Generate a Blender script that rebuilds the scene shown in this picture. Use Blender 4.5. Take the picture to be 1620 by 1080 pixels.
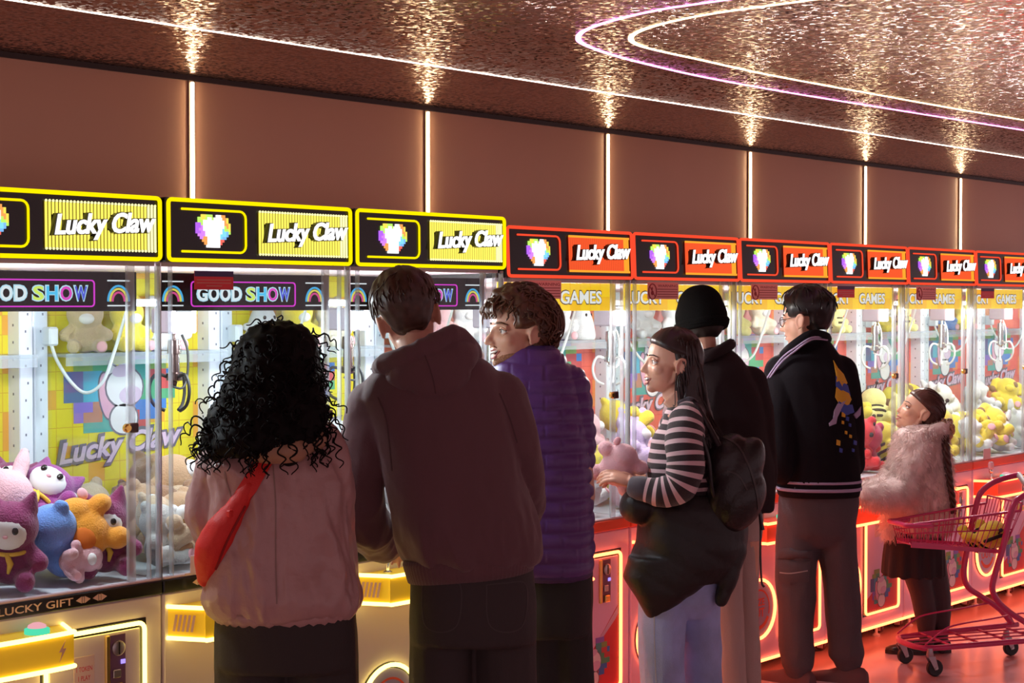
import bpy, bmesh, math, random
from math import sin, cos, pi, sqrt, radians
from mathutils import Vector, Matrix, noise, Euler
import numpy as np

for _o in list(bpy.data.objects):
    bpy.data.objects.remove(_o)
scene = bpy.context.scene
COL = scene.collection
random.seed(7)

# ------------------------------------------------------------ camera, world, exposure
F_PX, HORIZON = 2600.0, 480.0
THETA = math.atan2(2290.0, F_PX)
PITCH = math.atan2(540.0 - HORIZON, F_PX)
EYE = Vector((0.0, 0.0, 1.65))
cam_d = bpy.data.cameras.new('camera')
cam_d.sensor_width = 36.0
cam_d.lens = 36.0 * F_PX / 1620.0
cam_d.clip_start, cam_d.clip_end = 0.05, 100.0
cam = bpy.data.objects.new('camera', cam_d)
cam.location = EYE
cam.rotation_euler = (pi / 2 - PITCH, 0.0, THETA - pi / 2)
COL.objects.link(cam)
scene.camera = cam

world = bpy.data.worlds.new('hall_ambience')
world.use_nodes = True
world.node_tree.nodes['Background'].inputs['Color'].default_value = (0.52, 0.355, 0.385, 1)
world.node_tree.nodes['Background'].inputs['Strength'].default_value = 1.22
scene.world = world
vs = scene.view_settings
vs.view_transform = 'Standard'
vs.look = 'None'
vs.gamma = 1.0
vs.use_curve_mapping = False
vs.exposure = 0.0
scene.cycles.max_bounces = 10
scene.cycles.diffuse_bounces = 3
scene.cycles.glossy_bounces = 3
scene.cycles.transmission_bounces = 6
scene.cycles.transparent_max_bounces = 40
scene.cycles.sample_clamp_indirect = 4.0

def lamp(name, loc, color, watts, radius=0.06, spot=None):
    d = bpy.data.lights.new(name, 'POINT')
    d.color = color
    d.energy = watts
    d.shadow_soft_size = radius
    o = bpy.data.objects.new(name, d)
    o.location = loc
    COL.objects.link(o)
    return o

# ------------------------------------------------------------ geometry of the view (points measured in the photograph)
_FW = Vector((cos(THETA) * cos(PITCH), sin(THETA) * cos(PITCH), -sin(PITCH)))
_RT = Vector((sin(THETA), -cos(THETA), 0.0))
_UP = _RT.cross(_FW)

def ray(px, py):
    return _FW * F_PX + _RT * (px - 810.0) + _UP * (540.0 - py)

def at_depth(px, py, Z):
    """point at distance Z (metres along the view axis)"""
    return EYE + ray(px, py) * (Z / F_PX)

def at_y(px, py, y):
    """point on the vertical plane y"""
    r = ray(px, py)
    return EYE + r * (y / r.y)

def at_z(px, py, z):
    """point on the horizontal plane z"""
    r = ray(px, py)
    return EYE + r * ((z - EYE.z) / r.z)

# ------------------------------------------------------------ materials
def srgb(r, g, b):
    f = lambda c: (c / 255.0) / 12.92 if c / 255.0 <= 0.04045 else ((c / 255.0 + 0.055) / 1.055) ** 2.4
    return (f(r), f(g), f(b), 1.0)

MATS = {}

def mat(name, color, rough=0.5, metal=0.0, noise_scale=0.0, noise_amt=0.0, bump=0.0, bump_scale=60.0,
        sheen=0.0, trans=0.0, coat=0.0, spec=0.5, sss=0.0, stretch=(1, 1, 1)):
    if name in MATS:
        return MATS[name]
    m = bpy.data.materials.new(name)
    m.use_nodes = True
    nt = m.node_tree
    b = nt.nodes['Principled BSDF']
    if len(color) == 3:
        color = (*color, 1.0)
    b.inputs['Base Color'].default_value = color
    b.inputs['Roughness'].default_value = rough
    b.inputs['Metallic'].default_value = metal
    b.inputs['Specular IOR Level'].default_value = spec
    b.inputs['Sheen Weight'].default_value = sheen
    b.inputs['Transmission Weight'].default_value = trans
    b.inputs['Coat Weight'].default_value = coat
    if sss:
        b.inputs['Subsurface Weight'].default_value = sss
        b.inputs['Subsurface Radius'].default_value = (0.012, 0.005, 0.003)
    tc = nt.nodes.new('ShaderNodeTexCoord')
    mp = nt.nodes.new('ShaderNodeMapping')
    mp.inputs['Scale'].default_value = stretch
    nt.links.new(tc.outputs['Object'], mp.inputs['Vector'])
    if noise_amt:
        n = nt.nodes.new('ShaderNodeTexNoise')
        n.inputs['Scale'].default_value = noise_scale
        n.inputs['Detail'].default_value = 4
        nt.links.new(mp.outputs['Vector'], n.inputs['Vector'])
        r = nt.nodes.new('ShaderNodeMapRange')
        r.inputs['From Min'].default_value = 0.3
        r.inputs['From Max'].default_value = 0.7
        r.inputs['To Min'].default_value = 1.0 - noise_amt
        r.inputs['To Max'].default_value = 1.0 + noise_amt
        nt.links.new(n.outputs['Fac'], r.inputs['Value'])
        mx = nt.nodes.new('ShaderNodeMix')
        mx.data_type = 'RGBA'
        mx.blend_type = 'MULTIPLY'
        mx.inputs['Factor'].default_value = 1.0
        mx.inputs['A'].default_value = color
        nt.links.new(r.outputs['Result'], mx.inputs['B'])
        nt.links.new(mx.outputs['Result'], b.inputs['Base Color'])
    if bump:
        n2 = nt.nodes.new('ShaderNodeTexNoise')
        n2.inputs['Scale'].default_value = bump_scale
        n2.inputs['Detail'].default_value = 3
        nt.links.new(mp.outputs['Vector'], n2.inputs['Vector'])
        bp = nt.nodes.new('ShaderNodeBump')
        bp.inputs['Strength'].default_value = bump
        bp.inputs['Distance'].default_value = 0.01
        nt.links.new(n2.outputs['Fac'], bp.inputs['Height'])
        nt.links.new(bp.outputs['Normal'], b.inputs['Normal'])
    MATS[name] = m
    return m

def glow(name, color, strength=1.0):
    if name in MATS:
        return MATS[name]
    m = bpy.data.materials.new(name)
    m.use_nodes = True
    nt = m.node_tree
    nt.nodes.clear()
    e = nt.nodes.new('ShaderNodeEmission')
    e.inputs['Color'].default_value = (*color[:3], 1.0)
    e.inputs['Strength'].default_value = strength
    o = nt.nodes.new('ShaderNodeOutputMaterial')
    nt.links.new(e.outputs[0], o.inputs['Surface'])
    MATS[name] = m
    return m

def glass(name, tint=(0.96, 0.98, 0.98), gloss=0.6, haze=0.0):
    if name in MATS:
        return MATS[name]
    m = bpy.data.materials.new(name)
    m.use_nodes = True
    nt = m.node_tree
    nt.nodes.clear()
    t = nt.nodes.new('ShaderNodeBsdfTransparent')
    t.inputs['Color'].default_value = (*tint, 1.0)
    g = nt.nodes.new('ShaderNodeBsdfGlossy')
    g.inputs['Roughness'].default_value = 0.03
    fr = nt.nodes.new('ShaderNodeFresnel')
    ge = nt.nodes.new('ShaderNodeNewGeometry')      # same reflectance on both faces of the pane
    mi = nt.nodes.new('ShaderNodeMapRange')
    mi.inputs['To Min'].default_value = 1.4
    mi.inputs['To Max'].default_value = 1 / 1.4
    nt.links.new(ge.outputs['Backfacing'], mi.inputs['Value'])
    nt.links.new(mi.outputs['Result'], fr.inputs['IOR'])
    ml = nt.nodes.new('ShaderNodeMath')
    ml.operation = 'MULTIPLY'
    ml.inputs[1].default_value = gloss
    nt.links.new(fr.outputs[0], ml.inputs[0])
    mx = nt.nodes.new('ShaderNodeMixShader')
    nt.links.new(ml.outputs[0], mx.inputs['Fac'])
    if haze:
        d = nt.nodes.new('ShaderNodeBsdfDiffuse')
        d.inputs['Color'].default_value = (0.85, 0.88, 0.9, 1)
        mh = nt.nodes.new('ShaderNodeMixShader')
        mh.inputs['Fac'].default_value = haze
        nt.links.new(t.outputs[0], mh.inputs[1])
        nt.links.new(d.outputs[0], mh.inputs[2])
        nt.links.new(mh.outputs[0], mx.inputs[1])
    else:
        nt.links.new(t.outputs[0], mx.inputs[1])
    nt.links.new(g.outputs[0], mx.inputs[2])
    o = nt.nodes.new('ShaderNodeOutputMaterial')
    nt.links.new(mx.outputs[0], o.inputs['Surface'])
    MATS[name] = m
    return m

# ------------------------------------------------------------ mesh builder
class MB:
    def __init__(self):
        self.v, self.f, self.mi, self.mats = [], [], [], []
        self.cur = 0

    def use(self, m):
        if m not in self.mats:
            self.mats.append(m)
        self.cur = self.mats.index(m)
        return self

    def add(self, verts, faces, M=None):
        o = len(self.v)
        for p in verts:
            p = Vector(p)
            self.v.append(M @ p if M is not None else p)
        for f in faces:
            self.f.append(tuple(i + o for i in f))
            self.mi.append(self.cur)
        return self

    def box(self, lo, hi, ch=0.0, M=None):
        x0, y0, z0 = lo
        x1, y1, z1 = hi
        c = min(ch, 0.49 * min(abs(x1 - x0), abs(y1 - y0), abs(z1 - z0)))
        if c <= 0:
            vs_ = [(x, y, z) for z in (z0, z1) for y in (y0, y1) for x in (x0, x1)]
            fs = [(0, 2, 3, 1), (4, 5, 7, 6), (0, 1, 5, 4), (1, 3, 7, 5), (3, 2, 6, 7), (2, 0, 4, 6)]
            return self.add(vs_, fs, M)
        vs_, idx = [], {}
        for i in (0, 1):
            for j in (0, 1):
                for k in (0, 1):
                    X, Y, Z = (x0, x1)[i], (y0, y1)[j], (z0, z1)[k]
                    sx, sy, sz = (1, -1)[i] * c, (1, -1)[j] * c, (1, -1)[k] * c
                    for ax, p in (('x', (X, Y + sy, Z + sz)), ('y', (X + sx, Y, Z + sz)), ('z', (X + sx, Y + sy, Z))):
                        idx[(i, j, k, ax)] = len(vs_)
                        vs_.append(p)
        fs = []
        I = lambda i, j, k, a: idx[(i, j, k, a)]
        for s in (0, 1):
            q = [I(s, 0, 0, 'x'), I(s, 1, 0, 'x'), I(s, 1, 1, 'x'), I(s, 0, 1, 'x')]
            fs.append(tuple(q if s else q[::-1]))
            q = [I(0, s, 0, 'y'), I(1, s, 0, 'y'), I(1, s, 1, 'y'), I(0, s, 1, 'y')]
            fs.append(tuple(q[::-1] if s else q))
            q = [I(0, 0, s, 'z'), I(1, 0, s, 'z'), I(1, 1, s, 'z'), I(0, 1, s, 'z')]
            fs.append(tuple(q if s else q[::-1]))
        for a in (0, 1):
            for b in (0, 1):
                fs.append((I(0, a, b, 'y'), I(1, a, b, 'y'), I(1, a, b, 'z'), I(0, a, b, 'z')))
                fs.append((I(a, 0, b, 'x'), I(a, 1, b, 'x'), I(a, 1, b, 'z'), I(a, 0, b, 'z')))
                fs.append((I(a, b, 0, 'x'), I(a, b, 1, 'x'), I(a, b, 1, 'y'), I(a, b, 0, 'y')))
        for i in (0, 1):
            for j in (0, 1):
                for k in (0, 1):
                    fs.append((I(i, j, k, 'x'), I(i, j, k, 'y'), I(i, j, k, 'z')))
        return self.add(vs_, fs, M)

    def tube(self, pts, r, n=8, closed=False, M=None, caps=True):
        pts = [Vector(p) for p in pts]
        k = len(pts)
        rr = r if isinstance(r, (list, tuple)) else [r] * k
        vs_, fs = [], []
        ref = None
        for i, p in enumerate(pts):
            if closed:
                t = pts[(i + 1) % k] - pts[i - 1]
            else:
                t = pts[min(i + 1, k - 1)] - pts[max(i - 1, 0)]
            if t.length < 1e-9:
                t = Vector((0, 0, 1))
            t.normalize()
            if ref is None:
                ref = Vector((0, 0, 1)) if abs(t.z) < 0.9 else Vector((1, 0, 0))
            u = t.cross(ref)
            if u.length < 1e-6:
                u = t.orthogonal()
            u.normalize()
            w = u.cross(t)
            ref = w
            for j in range(n):
                a = 2 * pi * j / n
                vs_.append(p + (u * cos(a) + w * sin(a)) * rr[i])
        m = k if closed else k - 1
        for i in range(m):
            for j in range(n):
                a, b = i * n + j, i * n + (j + 1) % n
                c, d = ((i + 1) % k) * n + (j + 1) % n, ((i + 1) % k) * n + j
                fs.append((a, b, c, d))
        if not closed and caps:
            fs.append(tuple(range(n))[::-1])
            fs.append(tuple((k - 1) * n + j for j in range(n)))
        return self.add(vs_, fs, M)

    def lathe(self, prof, n=20, M=None):
        vs_, fs = [], []
        for r, z in prof:
            for j in range(n):
                a = 2 * pi * j / n
                vs_.append((r * cos(a), r * sin(a), z))
        for i in range(len(prof) - 1):
            for j in range(n):
                fs.append((i * n + j, i * n + (j + 1) % n, (i + 1) * n + (j + 1) % n, (i + 1) * n + j))
        fs.append(tuple(range(n))[::-1])
        fs.append(tuple((len(prof) - 1) * n + j for j in range(n)))
        return self.add(vs_, fs, M)

    def ball(self, c, r, n=12, M=None, rot=None):
        """ellipsoid; r a number or three semi-axes"""
        r = (r, r, r) if isinstance(r, (int, float)) else r
        rows = max(5, n * 2 // 3)
        R = rot.to_matrix() if rot is not None else Matrix.Identity(3)
        c = Vector(c)
        vs_, fs = [], []
        vs_.append(c + R @ Vector((0, 0, -r[2])))
        for i in range(1, rows):
            p = -pi / 2 + pi * i / rows
            for j in range(n):
                a = 2 * pi * j / n
                vs_.append(c + R @ Vector((r[0] * cos(p) * cos(a), r[1] * cos(p) * sin(a), r[2] * sin(p))))
        vs_.append(c + R @ Vector((0, 0, r[2])))
        for j in range(n):
            fs.append((0, 1 + (j + 1) % n, 1 + j))
            e = len(vs_) - 1
            s = 1 + (rows - 2) * n
            fs.append((e, s + j, s + (j + 1) % n))
        for i in range(rows - 2):
            for j in range(n):
                a, b = 1 + i * n + j, 1 + i * n + (j + 1) % n
                fs.append((a, b, b + n, a + n))
        return self.add(vs_, fs, M)

    def prism(self, poly, d0, d1, M=None):
        """polygon in x,z pushed along y from d0 (front) to d1"""
        k = len(poly)
        vs_ = [(x, d0, z) for x, z in poly] + [(x, d1, z) for x, z in poly]
        fs = [tuple(range(k)), tuple(range(k, 2 * k))[::-1]]
        for i in range(k):
            j = (i + 1) % k
            fs.append((j, i, i + k, j + k))
        return self.add(vs_, fs, M)

    def slab(self, poly, z0, z1, M=None):
        """polygon in x,y pushed along z"""
        k = len(poly)
        vs_ = [(x, y, z0) for x, y in poly] + [(x, y, z1) for x, y in poly]
        fs = [tuple(range(k))[::-1], tuple(range(k, 2 * k))]
        for i in range(k):
            j = (i + 1) % k
            fs.append((i, j, j + k, i + k))
        return self.add(vs_, fs, M)

    def loft(self, rings, caps=True, M=None):
        n = len(rings[0])
        vs_ = [p for r in rings for p in r]
        fs = []
        for i in range(len(rings) - 1):
            for j in range(n):
                fs.append((i * n + j, i * n + (j + 1) % n, (i + 1) * n + (j + 1) % n, (i + 1) * n + j))
        if caps:
            fs.append(tuple(range(n))[::-1])
            fs.append(tuple((len(rings) - 1) * n + j for j in range(n)))
        return self.add(vs_, fs, M)

    def text(self, body, size, loc, ext=0.003, M=None, shear=0.0, offset=0.0, width=None, align='CENTER', font_res=3):
        """upright lettering in the x,z plane facing -y"""
        key = (body, shear, offset, font_res, ext > 0)
        if key not in TEXT_CACHE:
            c = bpy.data.curves.new('lettering', 'FONT')
            c.body = body
            c.size = 1.0
            c.shear = shear
            c.offset = offset
            c.resolution_u = font_res
            c.extrude = 0.5 if ext > 0 else 0.0
            o = bpy.data.objects.new('lettering', c)
            COL.objects.link(o)
            dg = bpy.context.evaluated_depsgraph_get()
            me = bpy.data.meshes.new_from_object(o.evaluated_get(dg))
            vs_ = [v.co.copy() for v in me.vertices]
            fs = [tuple(p.vertices) for p in me.polygons]
            bpy.data.objects.remove(o)
            bpy.data.meshes.remove(me)
            bpy.data.curves.remove(c)
            x0, x1 = min(v.x for v in vs_), max(v.x for v in vs_)
            y0, y1 = min(v.y for v in vs_), max(v.y for v in vs_)
            TEXT_CACHE[key] = (vs_, fs, x0, x1, y0, y1)
        vs_, fs, x0, x1, y0, y1 = TEXT_CACHE[key]
        sz = size / (y1 - y0)
        sx = width / (x1 - x0) if width else sz
        ox = {'CENTER': 0.5 * (x0 + x1), 'LEFT': x0}[align]
        oy = 0.5 * (y0 + y1)
        L = Vector(loc)
        return self.add([(L.x + (v.x - ox) * sx, L.y - v.z * ext * 1.0, L.z + (v.y - oy) * sz) for v in vs_],
                        fs, M)

    def build(self, name, m=None, parent=None, smooth=35, loc=None):
        me = bpy.data.meshes.new(name)
        me.from_pydata([tuple(p) for p in self.v], [], self.f)
        mats = self.mats if self.mats else ([m] if m else [])
        for x in mats:
            me.materials.append(x)
        if len(mats) > 1:
            me.polygons.foreach_set('material_index', self.mi)
        if smooth:
            me.polygons.foreach_set('use_smooth', [True] * len(me.polygons))
            if smooth < 180:
                me.set_sharp_from_angle(angle=radians(smooth))
        me.update()
        o = bpy.data.objects.new(name, me)
        COL.objects.link(o)
        if parent is not None:
            o.parent = parent
        if loc is not None:
            o.location = loc
        return o

TEXT_CACHE = {}

def fix_normals(o):
    bm = bmesh.new()
    bm.from_mesh(o.data)
    bmesh.ops.recalc_face_normals(bm, faces=bm.faces)
    bm.to_mesh(o.data)
    bm.free()
    return o

def thing(name, label, cat, loc=(0, 0, 0), rz=0.0, group=None):
    o = bpy.data.objects.new(name, None)
    o.empty_display_size = 0.1
    COL.objects.link(o)
    o.location = loc
    o.rotation_euler = (0, 0, rz)
    return tag(o, label, cat, group)

def tag(o, label=None, cat=None, group=None, kind=None):
    if label:
        o['label'] = label
    if cat:
        o['category'] = cat
    if group:
        o['group'] = group
    if kind:
        o['kind'] = kind
    return o

def copy_tree(o, parent=None):
    c = o.copy()
    COL.objects.link(c)
    c.parent = parent
    for ch in list(o.children):
        copy_tree(ch, c)
    return c

def rrect(x0, z0, x1, z1, r, n=4):
    """rounded rectangle outline, counter-clockwise"""
    pts = []
    for cx, cz, a0 in ((x1 - r, z0 + r, -pi / 2), (x1 - r, z1 - r, 0), (x0 + r, z1 - r, pi / 2), (x0 + r, z0 + r, pi)):
        for i in range(n + 1):
            a = a0 + (pi / 2) * i / n
            pts.append((cx + r * cos(a), cz + r * sin(a)))
    return pts

def smooth_path(pts, k=8, closed=False):
    """Catmull-Rom through the points"""
    pts = [Vector(p) for p in pts]
    out = []
    n = len(pts)
    for i in range(n if closed else n - 1):
        if closed:
            p0, p1, p2, p3 = pts[i - 1], pts[i], pts[(i + 1) % n], pts[(i + 2) % n]
        else:
            p0, p1, p2, p3 = pts[max(i - 1, 0)], pts[i], pts[i + 1], pts[min(i + 2, n - 1)]
        for j in range(k):
            t = j / k
            out.append(0.5 * ((2 * p1) + (p2 - p0) * t + (2 * p0 - 5 * p1 + 4 * p2 - p3) * t * t + (3 * p1 - p0 - 3 * p2 + p3) * t ** 3))
    if not closed:
        out.append(pts[-1])
    return out
# ------------------------------------------------------------ the hall
FRONT_Y, WALL_Y, CEIL_Z = 3.955, 4.85, 2.48
M_W, M_X0 = 0.755, 2.935 - 0.755

def ceiling_mat():
    m = bpy.data.materials.new('hammered bronze ceiling film')
    m.use_nodes = True
    nt = m.node_tree
    b = nt.nodes['Principled BSDF']
    b.inputs['Base Color'].default_value = (0.52, 0.31, 0.24, 1)
    b.inputs['Metallic'].default_value = 0.85
    b.inputs['Roughness'].default_value = 0.17
    tc = nt.nodes.new('ShaderNodeTexCoord')
    # pressed film: small facets, each with its own slight tilt
    vo = nt.nodes.new('ShaderNodeTexVoronoi')
    vo.inputs['Scale'].default_value = 88.0
    nt.links.new(tc.outputs['Object'], vo.inputs['Vector'])
    sb = nt.nodes.new('ShaderNodeVectorMath')
    sb.operation = 'SUBTRACT'
    sb.inputs[1].default_value = (0.5, 0.5, 0.5)
    nt.links.new(vo.outputs['Color'], sb.inputs[0])
    ml = nt.nodes.new('ShaderNodeVectorMath')
    ml.operation = 'MULTIPLY'
    ml.inputs[1].default_value = (0.30, 0.30, 0.0)
    nt.links.new(sb.outputs[0], ml.inputs[0])
    ge = nt.nodes.new('ShaderNodeNewGeometry')
    ad = nt.nodes.new('ShaderNodeVectorMath')
    ad.operation = 'ADD'
    nt.links.new(ge.outputs['Normal'], ad.inputs[0])
    nt.links.new(ml.outputs[0], ad.inputs[1])
    nm = nt.nodes.new('ShaderNodeVectorMath')
    nm.operation = 'NORMALIZE'
    nt.links.new(ad.outputs[0], nm.inputs[0])
    nt.links.new(nm.outputs[0], b.inputs['Normal'])
    return m

X_L, X_R, Y_F = -3.0, 17.0, -5.0
fl = MB().box((X_L, Y_F, -0.1), (X_R, WALL_Y, 0.0)).build('floor', mat('polished pink concrete', (0.72, 0.42, 0.45), 0.22, noise_scale=1.5, noise_amt=0.06, bump=0.03, bump_scale=9))
tag(fl, kind='structure')
ce = MB().box((X_L, Y_F, CEIL_Z), (X_R, WALL_Y, CEIL_Z + 0.1)).build('ceiling', ceiling_mat())
tag(ce, kind='structure')
wl = MB().box((X_L, WALL_Y, 0.0), (X_R, WALL_Y + 0.1, CEIL_Z)).build('wall_back', mat('satin brown wall panel', (0.95, 0.50, 0.32), 0.36, noise_scale=0.8, noise_amt=0.08, stretch=(1, 1, 0.3)))
tag(wl, kind='structure')
tr = MB().box((X_L, WALL_Y - 0.012, CEIL_Z - 0.02), (X_R, WALL_Y - 0.001, CEIL_Z - 0.001)).build('trim_1', mat('dark shadow-gap trim', (0.06, 0.035, 0.03), 0.5))
tag(tr, kind='structure')

# vertical light strips on the wall
WALL_GLOW = glow('warm white wall strip', (1.0, 0.80, 0.48), 14.0)
ORD = ['first', 'second', 'third', 'fourth', 'fifth', 'sixth', 'seventh', 'eighth', 'ninth', 'tenth', 'eleventh', 'twelfth']
for i in range(6):
    x = 3.734 + 1.2265 * i
    t = thing('wall_light', 'slim vertical white light strip on the brown wall, %s from the left' % ORD[i], 'light strip', (x, WALL_Y, 1.2), group='vertical light strips on the wall')
    MB().box((-0.014, -0.008, 0), (0.014, -0.0005, CEIL_Z - 1.205), 0.002).build('channel', mat('bronze light channel', (0.25, 0.16, 0.12), 0.4, 0.6), t)
    MB().box((-0.0075, -0.016, 0.01), (0.0075, -0.008, CEIL_Z - 1.225), 0.003).build('diffuser', WALL_GLOW, t)

# light lines let into the ceiling
def ribbon(path, w, z0, z1):
    b = MB()
    path = [Vector((p[0], p[1])) for p in path]
    L, R = [], []
    for i, p in enumerate(path):
        t = path[min(i + 1, len(path) - 1)] - path[max(i - 1, 0)]
        t.normalize()
        nrm = Vector((-t.y, t.x))
        L.append(p + nrm * w / 2)
        R.append(p - nrm * w / 2)
    vs_, fs = [], []
    for a, c in zip(L, R):
        vs_ += [(a.x, a.y, z1), (c.x, c.y, z1), (c.x, c.y, z0), (a.x, a.y, z0)]
    for i in range(len(path) - 1):
        for j in range(4):
            fs.append((4 * i + j, 4 * i + (j + 1) % 4, 4 * i + 4 + (j + 1) % 4, 4 * i + 4 + j))
    fs += [(3, 2, 1, 0), tuple(4 * (len(path) - 1) + j for j in range(4))]
    return b.add(vs_, fs)

zc = CEIL_Z - 0.004
o = ribbon([(X_L + 0.5, 4.015), (X_R - 0.5, 4.015)], 0.016, CEIL_Z - 0.0008, CEIL_Z + 0.003).build('ceiling_light_line', glow('white ceiling line', (1.0, 0.86, 0.72), 5.0))
tag(o, 'straight white light line across the ceiling above the machine headers', 'light strip')

def hairpin(pix, back):
    pts = [at_z(px, py, CEIL_Z) for px, py in pix]
    return pts

purple = [(1620, 206), (1500, 187), (1400, 171), (1300, 155), (1200, 138), (1100, 119), (1010, 98), (960, 84), (926, 71), (915, 62), (922, 50), (960, 35), (1040, 16), (1153, -1)]
cream = [(1620, 190), (1500, 170), (1400, 152), (1300, 134), (1200, 115), (1110, 95), (1050, 82), (1012, 72), (998, 62), (1008, 51), (1050, 37), (1130, 21), (1290, -1)]
for pix, nm, col, lab in ((purple, 'purple', (1.0, 0.30, 0.85), 'violet light line bending in a hairpin on the ceiling, outer of the two'),
                          (cream, 'cream', (1.0, 0.74, 0.42), 'cream light line bending in a hairpin on the ceiling, inside the violet one')):
    pts = [at_z(px, py, CEIL_Z) for px, py in pix]
    d0 = (pts[0] - pts[1]).normalized()
    d1 = (pts[-1] - pts[-2]).normalized()
    pts = [pts[0] + d0 * 4] + pts + [pts[-1] + d1 * 0.6, pts[-1] + d1 * 1.8]
    pts = smooth_path(pts, 6)
    o = ribbon([(p.x, p.y) for p in pts], 0.018, CEIL_Z - 0.0008, CEIL_Z + 0.003).build('ceiling_light_line', glow(nm + ' ceiling line', col, 5.0))
    tag(o, lab, 'light strip')
# ------------------------------------------------------------ claw machines
BLACK = mat('black gloss acrylic', (0.012, 0.010, 0.010), 0.25)
CHROME = mat('chrome', (0.75, 0.75, 0.76), 0.18, 1.0)
STEEL = mat('brushed steel', (0.5, 0.48, 0.48), 0.35, 1.0)
RUBBER = mat('black rubber', (0.015, 0.014, 0.014), 0.6)
PALE = mat('pale blue-white sheet metal', (0.78, 0.82, 0.90), 0.4)
PALE_PINK = mat('pale pink acrylic', (0.75, 0.55, 0.58), 0.35)
CLEAR = glass('clear window glass')
EDGE = glass('frosted acrylic edge', (0.88, 0.90, 0.92), 0.5, 0.27)
WHITE_GLOW = glow('white letter face', (1.0, 0.97, 0.97), 1.5)
WHITE_PRINT = mat('white print', (0.85, 0.82, 0.84), 0.5)
GREY_PRINT = mat('grey print', (0.17, 0.15, 0.19), 0.5)
LILAC_PRINT = mat('lilac print', (0.72, 0.55, 0.72), 0.5)
PINK_PRINT = mat('pink print', (0.80, 0.42, 0.55), 0.5)
HOLE = mat('dark perforation', (0.16, 0.16, 0.22), 0.6)
BLOCKS = {k: mat(k + ' block print', c, 0.5) for k, c in dict(
    green=(0.10, 0.42, 0.20), olive=(0.28, 0.45, 0.12), slate=(0.12, 0.16, 0.40), cyan=(0.10, 0.42, 0.62),
    purple=(0.30, 0.18, 0.62), terra=(0.55, 0.24, 0.12), teal=(0.08, 0.40, 0.36), blue=(0.06, 0.22, 0.60),
    red=(0.60, 0.08, 0.08), amber=(0.80, 0.50, 0.08)).items()}
GLOWS = {k: glow(k + ' lit pixel', c, 1.1) for k, c in dict(
    lime=(0.55, 1.0, 0.15), yellow=(1.0, 0.80, 0.10), orange=(1.0, 0.38, 0.10), purple=(0.50, 0.14, 0.95), violet=(0.72, 0.25, 0.95),
    cyan=(0.25, 0.75, 1.0), blue=(0.22, 0.50, 1.0), red=(1.0, 0.16, 0.12), pink=(1.0, 0.75, 0.95), white=(1.3, 1.25, 1.25)).items()}

def brick_mat(name, c1, c2, mortar, lit=0.0):
    m = bpy.data.materials.new(name)
    m.use_nodes = True
    nt = m.node_tree
    b = nt.nodes['Principled BSDF']
    b.inputs['Roughness'].default_value = 0.45
    tc = nt.nodes.new('ShaderNodeTexCoord')
    sp = nt.nodes.new('ShaderNodeSeparateXYZ')
    cb = nt.nodes.new('ShaderNodeCombineXYZ')
    nt.links.new(tc.outputs['Object'], sp.inputs[0])
    nt.links.new(sp.outputs['X'], cb.inputs['X'])
    nt.links.new(sp.outputs['Z'], cb.inputs['Y'])
    br = nt.nodes.new('ShaderNodeTexBrick')
    br.offset = 0.0
    br.inputs['Color1'].default_value = (*c1, 1)
    br.inputs['Color2'].default_value = (*c1, 1)
    br.inputs['Mortar'].default_value = (*mortar, 1)
    br.inputs['Scale'].default_value = 1.0
    br.inputs['Brick Width'].default_value = 0.062
    br.inputs['Row Height'].default_value = 0.062
    br.inputs['Mortar Size'].default_value = 0.0012
    nt.links.new(cb.outputs[0], br.inputs['Vector'])
    # a few tiles in the second colour
    dv = nt.nodes.new('ShaderNodeVectorMath')
    dv.operation = 'SCALE'
    dv.inputs['Scale'].default_value = 1 / 0.062
    fl_ = nt.nodes.new('ShaderNodeVectorMath')
    fl_.operation = 'FLOOR'
    wn = nt.nodes.new('ShaderNodeTexWhiteNoise')
    nt.links.new(cb.outputs[0], dv.inputs[0])
    nt.links.new(dv.outputs[0], fl_.inputs[0])
    nt.links.new(fl_.outputs[0], wn.inputs['Vector'])
    gt = nt.nodes.new('ShaderNodeMath')
    gt.operation = 'GREATER_THAN'
    gt.inputs[1].default_value = 0.86
    nt.links.new(wn.outputs['Value'], gt.inputs[0])
    mx = nt.nodes.new('ShaderNodeMix')
    mx.data_type = 'RGBA'
    nt.links.new(gt.outputs[0], mx.inputs['Factor'])
    nt.links.new(br.outputs['Color'], mx.inputs['A'])
    mx.inputs['B'].default_value = (*c2, 1)
    nt.links.new(mx.outputs['Result'], b.inputs['Base Color'])
    if lit:                                       # backlit sign
        nt.links.new(mx.outputs['Result'], b.inputs['Emission Color'])
        b.inputs['Emission Strength'].default_value = lit
    return m

BRICK = {'yellow': brick_mat('yellow brick-grid print', (0.86, 0.72, 0.03), (0.85, 0.42, 0.05), (0.70, 0.42, 0.03)),
         'red': brick_mat('red brick-grid print', (0.80, 0.14, 0.10), (0.85, 0.30, 0.08), (0.55, 0.07, 0.06))}
BANNER_YELLOW = brick_mat('yellow banner print', (0.90, 0.62, 0.02), (0.85, 0.52, 0.02), (0.72, 0.44, 0.02), 0.75)

def lit_mat(name, c, e):
    """translucent acrylic glowing a little from the tubes inside"""
    m = mat(name, c, 0.3)
    p = m.node_tree.nodes['Principled BSDF']
    p.inputs['Emission Color'].default_value = (*c, 1)
    p.inputs['Emission Strength'].default_value = e
    return m

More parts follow.
